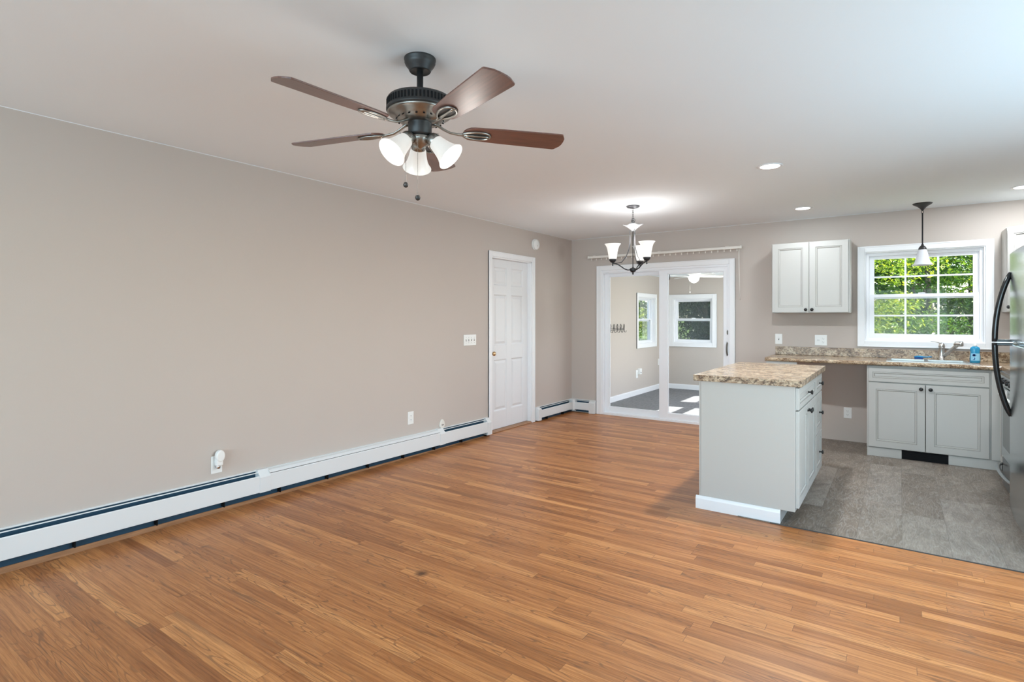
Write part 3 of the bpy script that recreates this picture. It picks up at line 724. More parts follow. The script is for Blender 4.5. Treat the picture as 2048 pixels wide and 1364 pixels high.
def make_blade(k):
    a = math.radians(-21+72*k)
    bl = bpy.data.objects.new('blade_assembly', None)
    R_ = Matrix.Rotation(a, 4, 'Z')
    pitch = math.radians(11)
    Pm = Matrix.Translation((0, 0, BZ)) @ R_ @ Matrix.Rotation(-pitch, 4, 'X')
    # blade outline (s along, w across)
    out = []
    for i in range(9):
        t = PI/2+PI*i/8; out.append((.185+.045*(1+math.cos(t))-.0, .052*math.sin(t)))
    out += [(.36, -.060), (.622, -.0665), (.630, -.064), (.646, -.034), (.6495, -.010), (.6495, .018), (.645, .036), (.628, .064), (.620, .0665), (.36, .060)]
    mb = MB().prism(out, -.003, .0035)
    o = bpy.data.objects.new('blade', None)
    ob = mb.build('blade', 'blade', fan, .0015); ob.matrix_local = Pm
    # bracket: curved arm and leaf plate with two slots
    br = MB()
    Q = Matrix.Translation((0, 0, BZ)) @ R_
    arm = [(.050, 0, .030), (.075, 0, .022), (.100, 0, .008), (.130, 0, -.004), (.165, 0, -.008), (.195, 0, -.008)]
    br.tube([Q @ Vector(p) for p in arm], [.010, .0085, .0075, .007, .0075, .009], 12, flat=.7)
    # leaf plate: ring with two slots
    import_pts = []
    n = 28; leaf_o = []; 
    for i in range(n):
        t = 2*PI*i/n; x = .245+.062*math.cos(t); w = .030*math.sin(t)*(1+.18*math.cos(t)); leaf_o.append((x, w))
    # outer rim
    rim = [Pm @ Vector((x, w, -.0075)) for x, w in leaf_o]; br.tube(rim+[rim[0], rim[1]], .0052, 8)
    br.tube([Pm @ Vector((.19+.112*i/6, .0, -.0085)) for i in range(7)], [.008, .0075, .006, .005, .0045, .005, .006], 8)
    bo = br.build('blade_bracket', 'pewter', fan)
    fl = MB().prism([(x*1.0, w*.9) for x, w in leaf_o], -.0055, -.0035); fo = fl.build('bracket_recess', 'bronze', bo); fo.matrix_local = Pm
for k in range(5): make_blade(k)
SHP = [(.027, 0), (.031, .006), (.034, .018), (.037, .035), (.041, .055), (.047, .075), (.055, .092), (.0625, .102), (.064, .104)]
def fan_light(az):
    a = math.radians(az)
    base = Vector((.052*math.cos(a), .052*math.sin(a), -.342))
    ax = Vector((math.cos(a)*.72, math.sin(a)*.72, -.70)).normalized()
    q = ax.to_track_quat('Z', 'Y').to_matrix().to_4x4()
    Mx = Matrix.Translation(base) @ q
    hb = MB().tube([(.03*math.cos(a), .03*math.sin(a), -.338), tuple(base+ax*.01)], .011, 12)
    hb.lathe([(.014, -.012), (.024, -.004), (.030, .008), (.0315, .028), (.030, .031)], Mx, 32)
    for t in (0, 2.09, 4.19):
        p = Mx @ Vector((.034*math.cos(t), .034*math.sin(t), .022)); hb.lathe([(.0035, 0), (.0035, .004)], Matrix.Translation(p), 8)
    hb.build('lamp_holder', 'pewter', fan)
    st = Mx @ Matrix.Translation((0, 0, .020))
    MB().lathe(SHP, st, 40, closed=False, thick=.0028).build('glass_shade', 'shade', fan)
    MB().lathe([(.013, .0), (.014, .02), (.022, .040), (.0275, .058), (.024, .076), (.012, .087), (.001, .089)], st, 24).build('light_bulb', 'bulb', fan)
    p = st @ Vector((0, 0, .165)); wp = Vector((FX, FY, H))+p
    lamp('fan_lamp', 'POINT', wp, .8, (1, .96, .90), size=.05)
for az in (20, 140, 260): fan_light(az)
Fv = Vector((-math.sin(math.radians(35.05)), math.cos(math.radians(35.05)), 0)); Rv = Vector((math.cos(math.radians(35.05)), math.sin(math.radians(35.05)), 0))
def chain(off, z0, z1, parent):
    c = Rv*off[0]+Fv*off[1]
    mb = MB(); nb = int((z0-z1)/.0055)
    for i in range(nb): mb.lathe([(.0004, -.0019), (.0017, -.001), (.0017, .001), (.0004, .0019)], Matrix.Translation((c.x, c.y, z0-i*.0055)), 6)
    mb.build('pull_chain', 'pewter', parent)
    MB().lathe([(.002, .012), (.008, .009), (.0115, .0), (.009, -.008), (.003, -.012)], Matrix.Translation((c.x, c.y, z1-.010)), 20).build('chain_pull', 'bronze', parent)
chain((-.0665, .03), -.335, -.520, fan)
chain((-.002, -.046), -.338, -.592, fan)

# ------------------------------------------------------------------ chandelier
CXx, CYy = 1.679, -1.794
ch = empty('chandelier', (CXx, CYy, H), 'dark three-arm chandelier with lit upward frosted glass shades', 'chandelier')
MB().lathe([(.065, 0), (.066, -.006), (.055, -.016), (.030, -.024), (.012, -.028)], None, 40).build('canopy', 'steelgrey', ch)
lk = MB()
for i in range(5):
    z = -.040-i*.017; R_ = T(0, 0, z, PI/2, 0, (i % 2)*PI/2+.6)
    ring = [R_ @ Vector((.0065*math.cos(t), .0125*math.sin(t), 0)) for t in [2*PI*k/14 for k in range(16)]]; lk.tube(ring, .0019, 6)
lk.build('chain', 'steelgrey', ch)
sc = MB()
for s_ in (0, 2.09, 4.19):   # scrolls above the glass bowl
    pts = []
    for i in range(22):
        t = i/21*PI*2.3; rr = .028*(1-i/21*.72); pts.append(Rv*0+Vector((math.cos(s_), math.sin(s_), 0))*(.0+rr*math.sin(t)*.9)+Vector((0, 0, -.145+rr*math.cos(t)-.004)))
    sc.tube(pts, .0028, 6)
sc.tube([(0, 0, -.118), (0, 0, -.19)], .004, 8); sc.build('scroll', 'steelgrey', ch)
# square flared glass bowl
bw = MB(); n = 4; rings = [(.012, -.252), (.022, -.240), (.040, -.222), (.070, -.200), (.088, -.190), (.086, -.187), (.067, -.196), (.037, -.217), (.016, -.234)]
vs = []
for (rr, z) in rings:
    for k in range(24):
        t = 2*PI*k/24; q = 1+.16*math.cos(4*(t-.35))*(rr/.088); vs.append((rr*q*math.cos(t), rr*q*math.sin(t), z+.006*math.cos(4*(t-.35))*(rr/.088)))
fs = [(i*24+k, i*24+(k+1) % 24, (i+1)*24+(k+1) % 24, (i+1)*24+k) for i in range(len(rings)-1) for k in range(24)]
bw.add(vs, fs, 0, True); bw.build('glass_bowl', 'bowl', ch)
MB().lathe([(.0045, -.19), (.0045, -.60), (.008, -.606), (.012, -.612), (.026, -.616), (.030, -.622), (.030, -.640), (.024, -.650), (.010, -.658), (.006, -.662), (.009, -.670), (.007, -.678), (.001, -.680)], None, 28).build('stem', 'hook', ch)
CS = [(.026, 0), (.036, .004), (.040, .020), (.043, .045), (.048, .075), (.054, .105), (.062, .130), (.074, .148), (.080, .154)]
def arm_dir(deg):
    a = math.radians(35.05+deg); return Vector((math.cos(a), math.sin(a), 0))
for deg in (179, -62, 57):
    d = arm_dir(deg)
    am = MB()
    prof = [(.020, -.630), (.05, -.634), (.085, -.622), (.115, -.600), (.145, -.580), (.175, -.568), (.200, -.566)]
    am.tube([d*a+Vector((0, 0, z)) for a, z in prof], .0058, 8)
    am.lathe([(.004, -.592), (.0075, -.586), (.004, -.578), (.006, -.566), (.010, -.560)], Matrix.Translation(d*.2), 16)
    am.build('arm', 'hook', ch)
    MB().lathe([(.008, -.562), (.022, -.556), (.033, -.540), (.036, -.524), (.034, -.521)], Matrix.Translation(d*.2), 28).build('socket_cup', 'hook', ch)
    stp = MB(); prof = [(.030, -.232), (.034, -.262), (.030, -.30), (.030, -.36), (.040, -.43), (.066, -.50), (.110, -.556), (.165, -.566)]
    stp.tube([d*a+Vector((0, 0, z)) for a, z in prof], [.003, .008, .010, .011, .011, .010, .008, .004], 8, flat=.25); stp.build('strap', 'steelgrey', ch)
    MB().lathe(CS, Matrix.Translation(d*.2+Vector((0, 0, -.530))), 40, closed=False, thick=.003).build('glass_shade', 'shade_in', ch)
    MB().lathe([(.013, 0), (.015, .03), (.026, .055), (.030, .075), (.024, .095), (.002, .105)], Matrix.Translation(d*.2+Vector((0, 0, -.520))), 20).build('light_bulb', 'bulb', ch)
    wp = Vector((CXx, CYy, H))+d*.2+Vector((0, 0, -.355)); lamp('chandelier_lamp', 'POINT', wp, 2.3, (1, .98, .97), size=.10)

# ------------------------------------------------------------------ pendant over the sink
pn = empty('pendant_light', (4.0215, -.30, H), 'unlit frosted bell pendant on a dark rod in front of the kitchen window', 'pendant light')
MB().lathe([(.080, 0), (.080, -.004), (.070, -.012), (.040, -.030), (.018, -.052), (.010, -.066), (.008, -.070)], None, 40).build('canopy', 'bronze', pn)
lp = MB(); ring = [Vector((.009*math.cos(t), 0, -.083+.013*math.sin(t))) for t in [2*PI*k/14 for k in range(16)]]; lp.tube(ring, .0025, 6); lp.build('hang_loop', 'hook', pn)
MB().lathe([(.0062, -.092), (.0062, -.395), (.011, -.398), (.011, -.406), (.008, -.410)], None, 20).build('rod', 'hook', pn)
MB().lathe([(.010, -.406), (.020, -.414), (.030, -.428), (.034, -.444), (.033, -.448)], None, 32).build('socket_cap', 'bronze', pn)
MB().lathe([(.030, -.440), (.035, -.452), (.042, -.480), (.050, -.520), (.060, -.560), (.073, -.585), (.086, -.598)], None, 40, closed=False, thick=.003).build('glass_shade', 'frost', pn)
MB().lathe([(.012, -.45), (.013, -.47), (.024, -.50), (.026, -.52), (.015, -.545), (.001, -.552)], None, 20).build('light_bulb', 'plate', pn)

# ------------------------------------------------------------------ kitchen cabinets
RINGS = lambda fr, t: [(0, t-.002), (.002, t), (fr, t), (fr+.003, t-.004), (fr+.010, t-.003), (fr+.015, t-.008), (fr+.018, t-.010), (fr+.020, t-.009)]
def knob_mb(O, N):
    q = Vector(N).to_track_quat('Z', 'Y').to_matrix().to_4x4()
    return MB().lathe([(.008, 0), (.0075, .003), (.0055, .008), (.0055, .016), (.010, .019), (.0155, .022), (.0165, .027), (.012, .031), (.002, .0325)], Matrix.Translation(O) @ q, 24)
def door_part(root, name, O, U, w, h, t=.02, fr=.058, knob=None, kname='knob'):
    """O in world; root is an empty"""
    L = Vector(root.location); O = Vector(O)-L; U = Vector(U); V = Vector((0, 0, 1)); N = U.cross(V)
    mb = MB().nested(O, U, V, w, h, RINGS(fr, t), 0, (3, 6))
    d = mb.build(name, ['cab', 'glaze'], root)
    if knob:
        p = O+U*knob[0]+V*knob[1]+N*t
        k = knob_mb(p, N).build(kname, 'knob', d); tag(k, 'black round knob')
    return d

# --- upper wall cabinet
r = empty('wall_cabinet', (3.05, 0, 1.385), 'white two-door wall cabinet with black knobs, between the sliding door and the window', 'kitchen cabinet')
def loc_of(root, mb):
    L = Vector(root.location); mb.v = [tuple(Vector(p)-L) for p in mb.v]; return mb
c = MB().box(2.682, -.30, 1.385, 2.700, -.001, 2.145).box(3.404, -.30, 1.385, 3.422, -.001, 2.145).box(2.70, -.30, 1.398, 3.404, -.001, 1.414).box(2.70, -.30, 2.127, 3.404, -.001, 2.145).box(2.70, -.012, 1.414, 3.404, -.001, 2.127)
c.box(2.700, -.30, 1.385, 3.404, -.281, 1.414).box(2.70, -.30, 1.414, 2.725, -.281, 2.127).box(3.379, -.30, 1.414, 3.404, -.281, 2.127).box(3.03, -.30, 1.414, 3.07, -.281, 2.127)
loc_of(r, c).build('cabinet_box', 'cab', r, .001, 1)
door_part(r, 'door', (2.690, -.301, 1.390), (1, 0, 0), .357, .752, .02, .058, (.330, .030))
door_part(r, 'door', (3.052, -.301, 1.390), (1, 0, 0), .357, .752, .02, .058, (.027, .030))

# --- diagonal corner wall cabinet at the right
r = empty('corner_wall_cabinet', (4.9, 0, 1.385), 'white diagonal corner wall cabinet behind the top of the refrigerator', 'kitchen cabinet')
P4 = [(4.632, -.001), (4.632, -.305), (4.90, -.573), (XR-.001, -.573), (XR-.001, -.001)]
c = MB().prism(P4, 1.385, 2.150); loc_of(r, c).build('cabinet_box', 'cab', r, .002, 1)
U = Vector((1, -1, 0)).normalized(); Nn = U.cross(Vector((0, 0, 1)))
door_part(r, 'door', Vector((4.632, -.305, 1.390))+U*.022+Nn*.001, U, .335, .752, .02, .055, (.03, .04))

# --- sink base cabinet
r = empty('sink_cabinet', (4.03, -.3, 0), 'white sink base cabinet with a long false drawer front over two doors', 'kitchen cabinet')
c = MB().box(3.580, -.588, .088, 3.598, -.001, .872).box(4.480, -.588, .088, 4.498, -.001, .872).box(3.598, -.588, .088, 4.480, -.001, .104).box(3.598, -.588, .104, 3.618, -.57, .872).box(4.46, -.588, .104, 4.48, -.57, .872)
c.box(3.618, -.588, .700, 4.46, -.57, .735).box(3.618, -.588, .845, 4.46, -.57, .872).box(3.618, -.588, .104, 4.46, -.57, .115)
loc_of(r, c).build('cabinet_box', 'cab', r, .001, 1)
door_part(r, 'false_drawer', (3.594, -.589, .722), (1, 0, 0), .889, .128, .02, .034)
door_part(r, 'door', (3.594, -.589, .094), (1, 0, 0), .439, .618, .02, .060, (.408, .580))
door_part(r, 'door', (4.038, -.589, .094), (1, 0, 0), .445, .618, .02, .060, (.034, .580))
c = MB().box(3.582, -.594, .0, 3.856, -.578, .088); loc_of(r, c).build('toe_kick', 'cab', r, .001, 1)
c = MB().box(4.203, -.594, .0, 4.566, -.578, .088); loc_of(r, c).build('toe_kick', 'cab', r, .001, 1)
c = MB().box(3.856, -.590, .0, 4.203, -.578, .082)
for k in range(5): c.box(3.866, -.5915, .012+k*.015, 4.193, -.590, .018+k*.015)
o = loc_of(r, c).build('vent_grille', 'dark', r); tag(o, 'black heater vent in the toe space')
c = MB().box(4.498, -.606, .090, 4.568, -.586, .872); loc_of(r, c).build('filler_strip', 'cab', r, .001, 1)

# --- corner base cabinet between the sink run and the range
r = empty('corner_base_cabinet', (4.9, -.6, 0), 'white corner base cabinet mostly hidden behind the refrigerator, beside the range', 'kitchen cabinet')
c = MB().box(4.57, -1.10, .09, XR-.001, -.001, .872).box(4.63, -1.10, 0, XR-.001, -.60, .09); loc_of(r, c).build('cabinet_box', 'cab', r, .001, 1)
door_part(r, 'door', (4.569, -.66, .10), (0, -1, 0), .42, .60, .02, .05, (.38, .56))

# --- countertop with backsplash, L shaped, with sink cut-out
SKX0, SKX1, SKY0, SKY1 = 3.755, 4.350, -.555, -.085
r = empty('countertop', (3.9, -.3, .872), 'brown granite-look laminate countertop running under the kitchen window', 'countertop')
c = MB()
c.box(2.672, -.617, .877, SKX0, -.001, .915).box(SKX1, -.617, .877, XR-.001, -.001, .915).box(SKX0, -.617, .877, SKX1, SKY0, .915).box(SKX0, SKY1, .877, SKX1, -.001, .915)
c.prism([(-.617, .877), (-.632, .879), (-.640, .886), (-.642, .896), (-.640, .906), (-.632, .913), (-.617, .915)], 2.672, 4.56, (0, 0, 0), (0, 1, 0), (0, 0, 1))
c.box(4.56, -1.115, .877, XR-.001, -.617, .915)
loc_of(r, c).build('worktop', 'granite', r)
c = MB().box(2.672, -.022, .915, XR-.001, -.001, 1.006); loc_of(r, c).build('backsplash', 'granite', r, .003)
c = MB().box(2.684, -.616, .845, 2.975, -.590, .8775).box(2.684, -.590, .845, 2.704, -.02, .8775); o = loc_of(r, c).build('support_cleat', 'cab', r, .001, 1); tag(o, 'white support cleat')

# --- sink
r = empty('kitchen_sink', (4.05, -.32, .915), 'stainless double-bowl drop-in sink under the window', 'sink')
c = MB(); z0, z1 = .915, .9215; X0, X1, Y0, Y1 = 3.735, 4.372, -.575, -.068
bx = [(3.770, 4.038), (4.064, 4.335)]; by = (-.545, -.165)
c.box(X0, Y0, z0, X1, by[0], z1).box(X0, by[1], z0, X1, Y1, z1).box(X0, by[0], z0, bx[0][0], by[1], z1).box(bx[0][1], by[0], z0, bx[1][0], by[1], z1).box(bx[1][1], by[0], z0, X1, by[1], z1)
loc_of(r, c).build('rim', 'nickel', r, .002)
for a, b in bx:
    c = MB(); w = .0015; zb = .75
    c.box(a, by[0], zb, a+w, by[1], z0+.004).box(b-w, by[0], zb, b, by[1], z0+.004).box(a, by[0], zb, b, by[0]+w, z0+.004).box(a, by[1]-w, zb, b, by[1], z0+.004).box(a, by[0], zb-w, b, by[1], zb)
    bo = loc_of(r, c).build('bowl', 'nickel', r)
    c = MB().lathe([(.042, .001), (.040, .004), (.030, .002), (.002, .002)], T((a+b)/2, -.33, zb), 28); loc_of(r, c).build('drain', 'chrome', bo)

# --- faucet
r = empty('kitchen_faucet', (4.178, -.115, .9215), 'brushed single-lever pull-out faucet behind the sink', 'faucet')
MB().lathe([(.030, 0), (.031, .004), (.026, .008), (.0255, .060), (.0245, .115), (.0255, .118), (.0255, .122)], None, 32).build('body', 'nickel', r)
MB().lathe([(.0255, .124), (.027, .134), (.025, .150), (.017, .163), (.004, .169)], T(0, 0, 0), 32).build('dome', 'nickel', r)
lv = MB().tube([(-.005, .0, .158), (-.030, -.008, .170), (-.058, -.016, .178), (-.086, -.024, .180)], [.013, .010, .009, .007], 12, flat=.45); lv.build('lever', 'nickel', r)
d = Vector((.95, -.45, 0)).normalized()
sp = MB().tube([d*.012+Vector((0, 0, .035)), d*.05+Vector((0, 0, .070)), d*.09+Vector((0, 0, .112)), d*.118+Vector((0, 0, .142)), d*.132+Vector((0, 0, .158))], [.017, .0165, .0165, .018, .019], 20); sp.build('spout', 'nickel', r)
q = Matrix.Translation(d*.112+Vector((0, 0, .160))) @ (d*.9+Vector((0, 0, .05))).normalized().to_track_quat('Z', 'Y').to_matrix().to_4x4()
MB().lathe([(.012, -.012), (.021, -.004), (.0245, .018), (.026, .046), (.024, .058), (.019, .061), (.0, .061)], q, 28).build('spray_head', 'nickel', r)

# --- dish brush, soap bottle
r = empty('dish_brush', (4.03, -.118, .9225), 'blue scrub brush lying on the back rim of the sink, left of the faucet', 'brush')
MB().tube([(-.072, 0, .020), (-.045, 0, .024), (-.01, 0, .022), (.02, 0, .020), (.05, .002, .024), (.072, .003, .023)], [.008, .015, .015, .010, .011, .009], 14, flat=.62).build('handle', 'blue', r)
MB().box(-.068, -.016, .0, .0, .016, .016).build('bristles', 'navy', r, .004)
r = empty('dish_soap', (4.413, -.30, .9152), 'bottle of blue dish soap with a clear cap on the right corner of the sink', 'soap bottle')
Mx = Matrix.Diagonal((1.0, .62, 1, 1))
MB().lathe([(.034, 0), (.0385, .005), (.0385, .060), (.034, .095), (.037, .120), (.034, .140), (.022, .150), (.013, .154)], Mx, 32).build('bottle', 'soap', r)
MB().lathe([(.013, .153), (.0135, .160), (.012, .172), (.007, .178), (.006, .187), (.001, .188)], None, 20).build('cap', 'plate', r)
lb = MB(); n = 14; vs = []
for i in range(n+1):
    t = -PI/2-.95+1.9*i/n; vs += [(.0393*math.cos(t), .0393*.62*math.sin(t)-.0002, z) for z in (.022, .088)]
lb.add(vs, [(2*i, 2*i+2, 2*i+3, 2*i+1) for i in range(n)], 0, True); lo = lb.build('label', 'label', r, recalc=False); tag(lo, 'pale blue label')
MB().lathe([(.014, 0), (.014, .001), (.009, .001), (.009, 0)], T(-.008, -.0245, .072, PI/2, 0, 0) @ Matrix.Diagonal((1, .8, 1, 1)), 20).build('badge', 'navy', lo)
mb = MB().prism([(-.010, -.010), (.004, -.012), (.010, .0), (.006, .010), (.0, .010), (.004, 0), (-.002, -.006)], 0, .001, (-.010, -.0246, .040), (1, 0, 0), (0, 0, 1)); mb.build('mark', 'navy', lo)

# --- kitchen island
IX0, IX1, IY0, IY1 = 2.700, 3.293, -3.030, -1.735
r = empty('kitchen_island', (3.0, -2.38, 0), 'white kitchen island cabinet with plain end panel, drawers and black knobs on the right side', 'kitchen cabinet')
c = MB().box(IX0, IY0, .09, IX1, IY0+.018, .893).box(IX0, IY1-.018, .09, IX1, IY1, .893).box(IX0+.002, IY0+.018, .0, IX0+.016, IY1-.018, .893).box(IX0, IY0+.018, .09, IX1, IY1-.018, .106)
c.box(IX1-.018, IY0+.018, .106, IX1, IY1-.018, .115).box(IX1-.018, IY0+.018, .106, IX1, IY0+.04, .893).box(IX1-.018, IY1-.04, .106, IX1, IY1-.018, .893).box(IX1-.018, -2.155, .106, IX1, -2.075, .893).box(IX1-.018, IY0+.04, .86, IX1, IY1-.04, .893).box(IX1-.018, IY0+.04, .715, IX1, IY1-.04, .738)
loc_of(r, c).build('cabinet_box', 'cab', r, .001, 1)
c = MB().box(IX0-.013, IY0+.002, .0, IX0-.001, IY1, .893); loc_of(r, c).build('back_panel', 'cab', r, .001, 1)
c = MB().prism([(0, 0), (.014, 0), (.014, .070), (.011, .080), (.006, .088), (0, .090)], -3.208, -2.667, (0, IY0, 0), (0, -1, 0), (0, 0, 1))
xs = [v[0] for v in c.v]
c.v = [(-x if x < 0 else x, y, z) for x, y, z in c.v]
loc_of(r, c).build('base_moulding', 'trim', r, .001, 1)
c = MB().box(3.19, IY0, 0, 3.208, IY1, .09).box(IX0, IY0, 0, 3.19, IY0+.018, .09); loc_of(r, c).build('toe_kick', 'cab', r, .001, 1)
DF = IX1+.001; U = (0, 1, 0)
door_part(r, 'drawer', (DF, -3.012, .742), U, .855, .140, .02, .036, (.4275, .070))
door_part(r, 'drawer', (DF, -2.125, .742), U, .375, .140, .02, .036, (.1875, .070))
door_part(r, 'door', (DF, -3.012, .112), U, .425, .620, .02, .058, (.398, .575))
door_part(r, 'door', (DF, -2.582, .112), U, .425, .620, .02, .058, (.027, .575))
door_part(r, 'drawer', (DF, -2.125, .428), U, .375, .304, .02, .050, (.1875, .152))
door_part(r, 'drawer', (DF, -2.125, .112), U, .375, .306, .02, .050, (.1875, .153))
c = MB().box(2.656, -3.060, .8945, 3.336, -1.715, .936); loc_of(r, c)
r2 = empty('island_countertop', (3.0, -2.38, .8945), 'brown granite-look laminate top on the kitchen island', 'countertop')
c = MB().box(2.656, -3.060, .8945, 3.336, -1.715, .936); loc_of(r2, c)
c.build('top_slab', 'granite', r2, .0015, 1)

# --- refrigerator
RF = 4.437
r = empty('refrigerator', (4.82, -2.36, 0), 'stainless top-freezer refrigerator with curved black handles at the right edge', 'refrigerator')
c = MB().box(RF+.075, -2.735, .02, XR-.03, -1.985, 1.745); loc_of(r, c).build('body', 'range_grey', r, .006)
def fdoor(z0, z1, nm):
    # gently bowed door front
    n = 10; poly = []
    for i in range(n+1):
        y = -2.745+.77*i/n; t = (i/n-.5)*2; poly.append((RF+.012*t*t*1.0, y))
    poly += [(RF+.068, -1.975), (RF+.068, -2.745)]
    c = MB().prism(poly, z0, z1); return loc_of(r, c).build(nm, 'steel', r, .006, 3)
f1 = fdoor(1.178, 1.765, 'freezer_door'); f2 = fdoor(.055, 1.160, 'fridge_door')
c = MB().box(RF+.03, -2.745, 1.160, RF+.066, -1.975, 1.178); loc_of(r, c).build('door_gasket', 'black', r)
c = MB().box(RF+.03, -2.735, .0, XR-.05, -1.985, .05); loc_of(r, c).build('kick_grille', 'black', r)
def fhandle(za, zb, par, nm='handle'):
    """za = end at the door split, zb = far tip meeting the door"""
    y = -2.045; mb = MB(); pts = []; rs = []
    for i in range(19):
        t = i/18; x = RF+.010-.082*(1-t**2.1)**.9 if t < 1 else RF+.010
        pts.append((x, y, za+(zb-za)*t)); rs.append(.0165 if t < .9 else .0165*(1-(t-.9)*2.5))
    sgn = 1 if zb > za else -1
    mb.tube(pts, rs, 14, flat=1.0)
    mb.box(RF-.076, y-.013, za-.002 if sgn > 0 else za-.018, RF+.02, y+.013, za+.018 if sgn > 0 else za+.002)
    o = loc_of(r, mb).build(nm, 'black', par, .004, 2); return o
fhandle(1.172, 1.635, f1); fhandle(1.166, .680, f2)
c = MB().box(RF-.084, -2.059, 1.1665, RF+.02, -2.031, 1.1735); loc_of(r, c).build('handle_trim', 'chrome', f2, .001)

# --- range
r = empty('range', (4.85, -1.50, 0), 'grey electric range half hidden behind the refrigerator, with a looped storage-drawer handle', 'range')
RXF = 4.505
c = MB().box(RXF+.03, -1.885, .09, XR-.02, -1.120, .905); loc_of(r, c).build('body', 'range_grey', r, .003)
c = MB().prism([(RXF-.01, .885), (RXF+.0, .912), (RXF+.05, .918), (XR-.02, .918), (XR-.02, .904), (RXF+.02, .885)], 1.118, 1.887, (0, 0, 0), (1, 0, 0), (0, 0, 1)); loc_of(r, c).build('cooktop', 'black', r, .002)
c = MB().prism([(RXF+.0, .800), (RXF+.03, .800), (RXF+.03, .886), (RXF-.008, .886)], 1.120, 1.885, (0, 0, 0), (1, 0, 0), (0, 0, 1)); cp = loc_of(r, c).build('control_panel', 'steel', r, .002)
for k in range(5):
    q = T(RXF-.003, -1.20-k*.15, .845, 0, -PI/2, 0); c = MB().lathe([(.019, 0), (.018, .018), (.014, .022), (.002, .022)], q, 20); loc_of(r, c).build('knob', 'black', cp)
c = MB().box(RXF, -1.885, .245, RXF+.03, -1.120, .790); ov = loc_of(r, c).build('oven_door', 'steel', r, .004)
c = MB().box(RXF-.002, -1.80, .33, RXF+.001, -1.20, .66); loc_of(r, c).build('oven_window', 'black', ov)
c = MB().tube([(RXF, -1.20, .735), (RXF-.024, -1.22, .738), (RXF-.030, -1.5, .74), (RXF-.024, -1.80, .738), (RXF, -1.82, .735)], .009, 12); loc_of(r, c).build('handle', 'plate', ov)
c = MB().box(RXF+.005, -1.885, .02, RXF+.03, -1.120, .235); dr = loc_of(r, c).build('storage_drawer', 'range_grey', r, .004)
c = MB(); pts = []
for i in range(15):
    t = PI*i/14; pts.append((RXF+.004-.052*math.sin(t)**.8, -1.135-.73*(1-math.cos(t))/2, .175+.0*math.sin(t)))
c.tube(pts, .0155, 14, flat=.7); loc_of(r, c).build('handle', 'steel', dr)
c = MB().box(RXF-.0005, -1.40, .70, RXF+.001, -1.30, .78); loc_of(r, c).build('sticker', 'plate', ov)

# ------------------------------------------------------------------ sunroom things
r = empty('sunroom_fan', (1.215, 1.72, SH), 'white ceiling fan with a glowing globe seen through the sliding door', 'ceiling fan')
MB().lathe([(.075, 0), (.075, -.02), (.10, -.03), (.11, -.06), (.10, -.09), (.06, -.10)], None, 36).build('motor', 'plate', r)
for k in range(4):
    a = math.radians(48+90*k); Q = Matrix.Rotation(a, 4, 'Z') @ Matrix.Translation((0, 0, -.118)) @ Matrix.Rotation(-.2, 4, 'X')
    pl = [(.13, -.045), (.50, -.06), (.53, -.03), (.53, .03), (.50, .06), (.13, .045)]
    o = MB().prism(pl, -.003, .003).build('blade', 'plate', r, .001, 1); o.matrix_local = Q
    o2 = MB().prism([(.07, -.012), (.20, -.022), (.20, .022), (.07, .012)], -.008, -.003).build('blade_bracket', 'plate', r, .001, 1); o2.matrix_local = Q
MB().lathe([(.045, -.10), (.085, -.122), (.080, -.165), (.062, -.198), (.030, -.220), (.002, -.226)], None, 36).build('globe', 'globe', r)
MB().tube([(-.06, 0, -.11), (-.062, 0, -.36)], .0015, 6).build('pull_chain', 'pewter', r)
MB().lathe([(.002, .010), (.007, 0), (.002, -.010)], T(-.062, 0, -.37), 12).build('chain_pull', 'plate', r)
lamp('sunroom_lamp', 'POINT', (1.215, 1.72, SH-.34), 2.5, (1, .97, .92), size=.08)
r = empty('coat_rack', (SX0, 1.27, 1.145), 'row of black wire coat hooks on the sunroom wall', 'coat hooks')
MB().box(.001, -.30, -.012, .006, .30, -.004).box(.001, -.30, .012, .006, .30, .018).build('rail', 'hook', r)
for k in range(5):
    y = -.26+k*.13
    MB().tube([(.006, y, .012), (.010, y-.012, .055), (.014, y, .085), (.018, y+.014, .055), (.012, y+.004, .0), (.022, y, -.045), (.045, y, -.050), (.052, y, -.020)], .0042, 6).build('hook', 'hook', r)
r = plate_root('outlet', (SX0, 2.10, .36), 'x', 'white outlet with a plugged-in white adapter low on the sunroom wall'); cover(r, .09, .14); receptacle(r, 0)
r = empty('wall_adapter', (SX0, 2.18, .40), 'white plug-in adapter beside the sunroom outlet', 'plug-in device'); MB().box(.001, -.05, -.05, .045, .05, .05).build('body', 'plate', r, .008); MB().lathe([(.006, 0), (.006, .01)], T(.045, -.01, -.02, 0, PI/2, 0), 12).build('light_sensor', 'slot', r)
r = plate_root('outlet', (SX0, 3.16, .50), 'x', 'small white outlet near the far corner of the sunroom wall'); cover(r, .075, .12); receptacle(r, 0)
r = empty('plant_hook', (1.145, .80, SH), 'thin black hook hanging from the sunroom ceiling', 'hook')
MB().tube([(0, 0, 0), (0, 0, -.06), (-.014, 0, -.075), (-.018, 0, -.095), (-.004, 0, -.110), (.004, 0, -.15), (.006, 0, -.20), (.0, 0, -.225), (-.012, 0, -.222)], .0045, 8).build('hook_rod', 'hook', r)
MB().lathe([(.014, 0), (.014, -.004), (.003, -.010)], None, 16).build('ceiling_plate', 'hook', r)

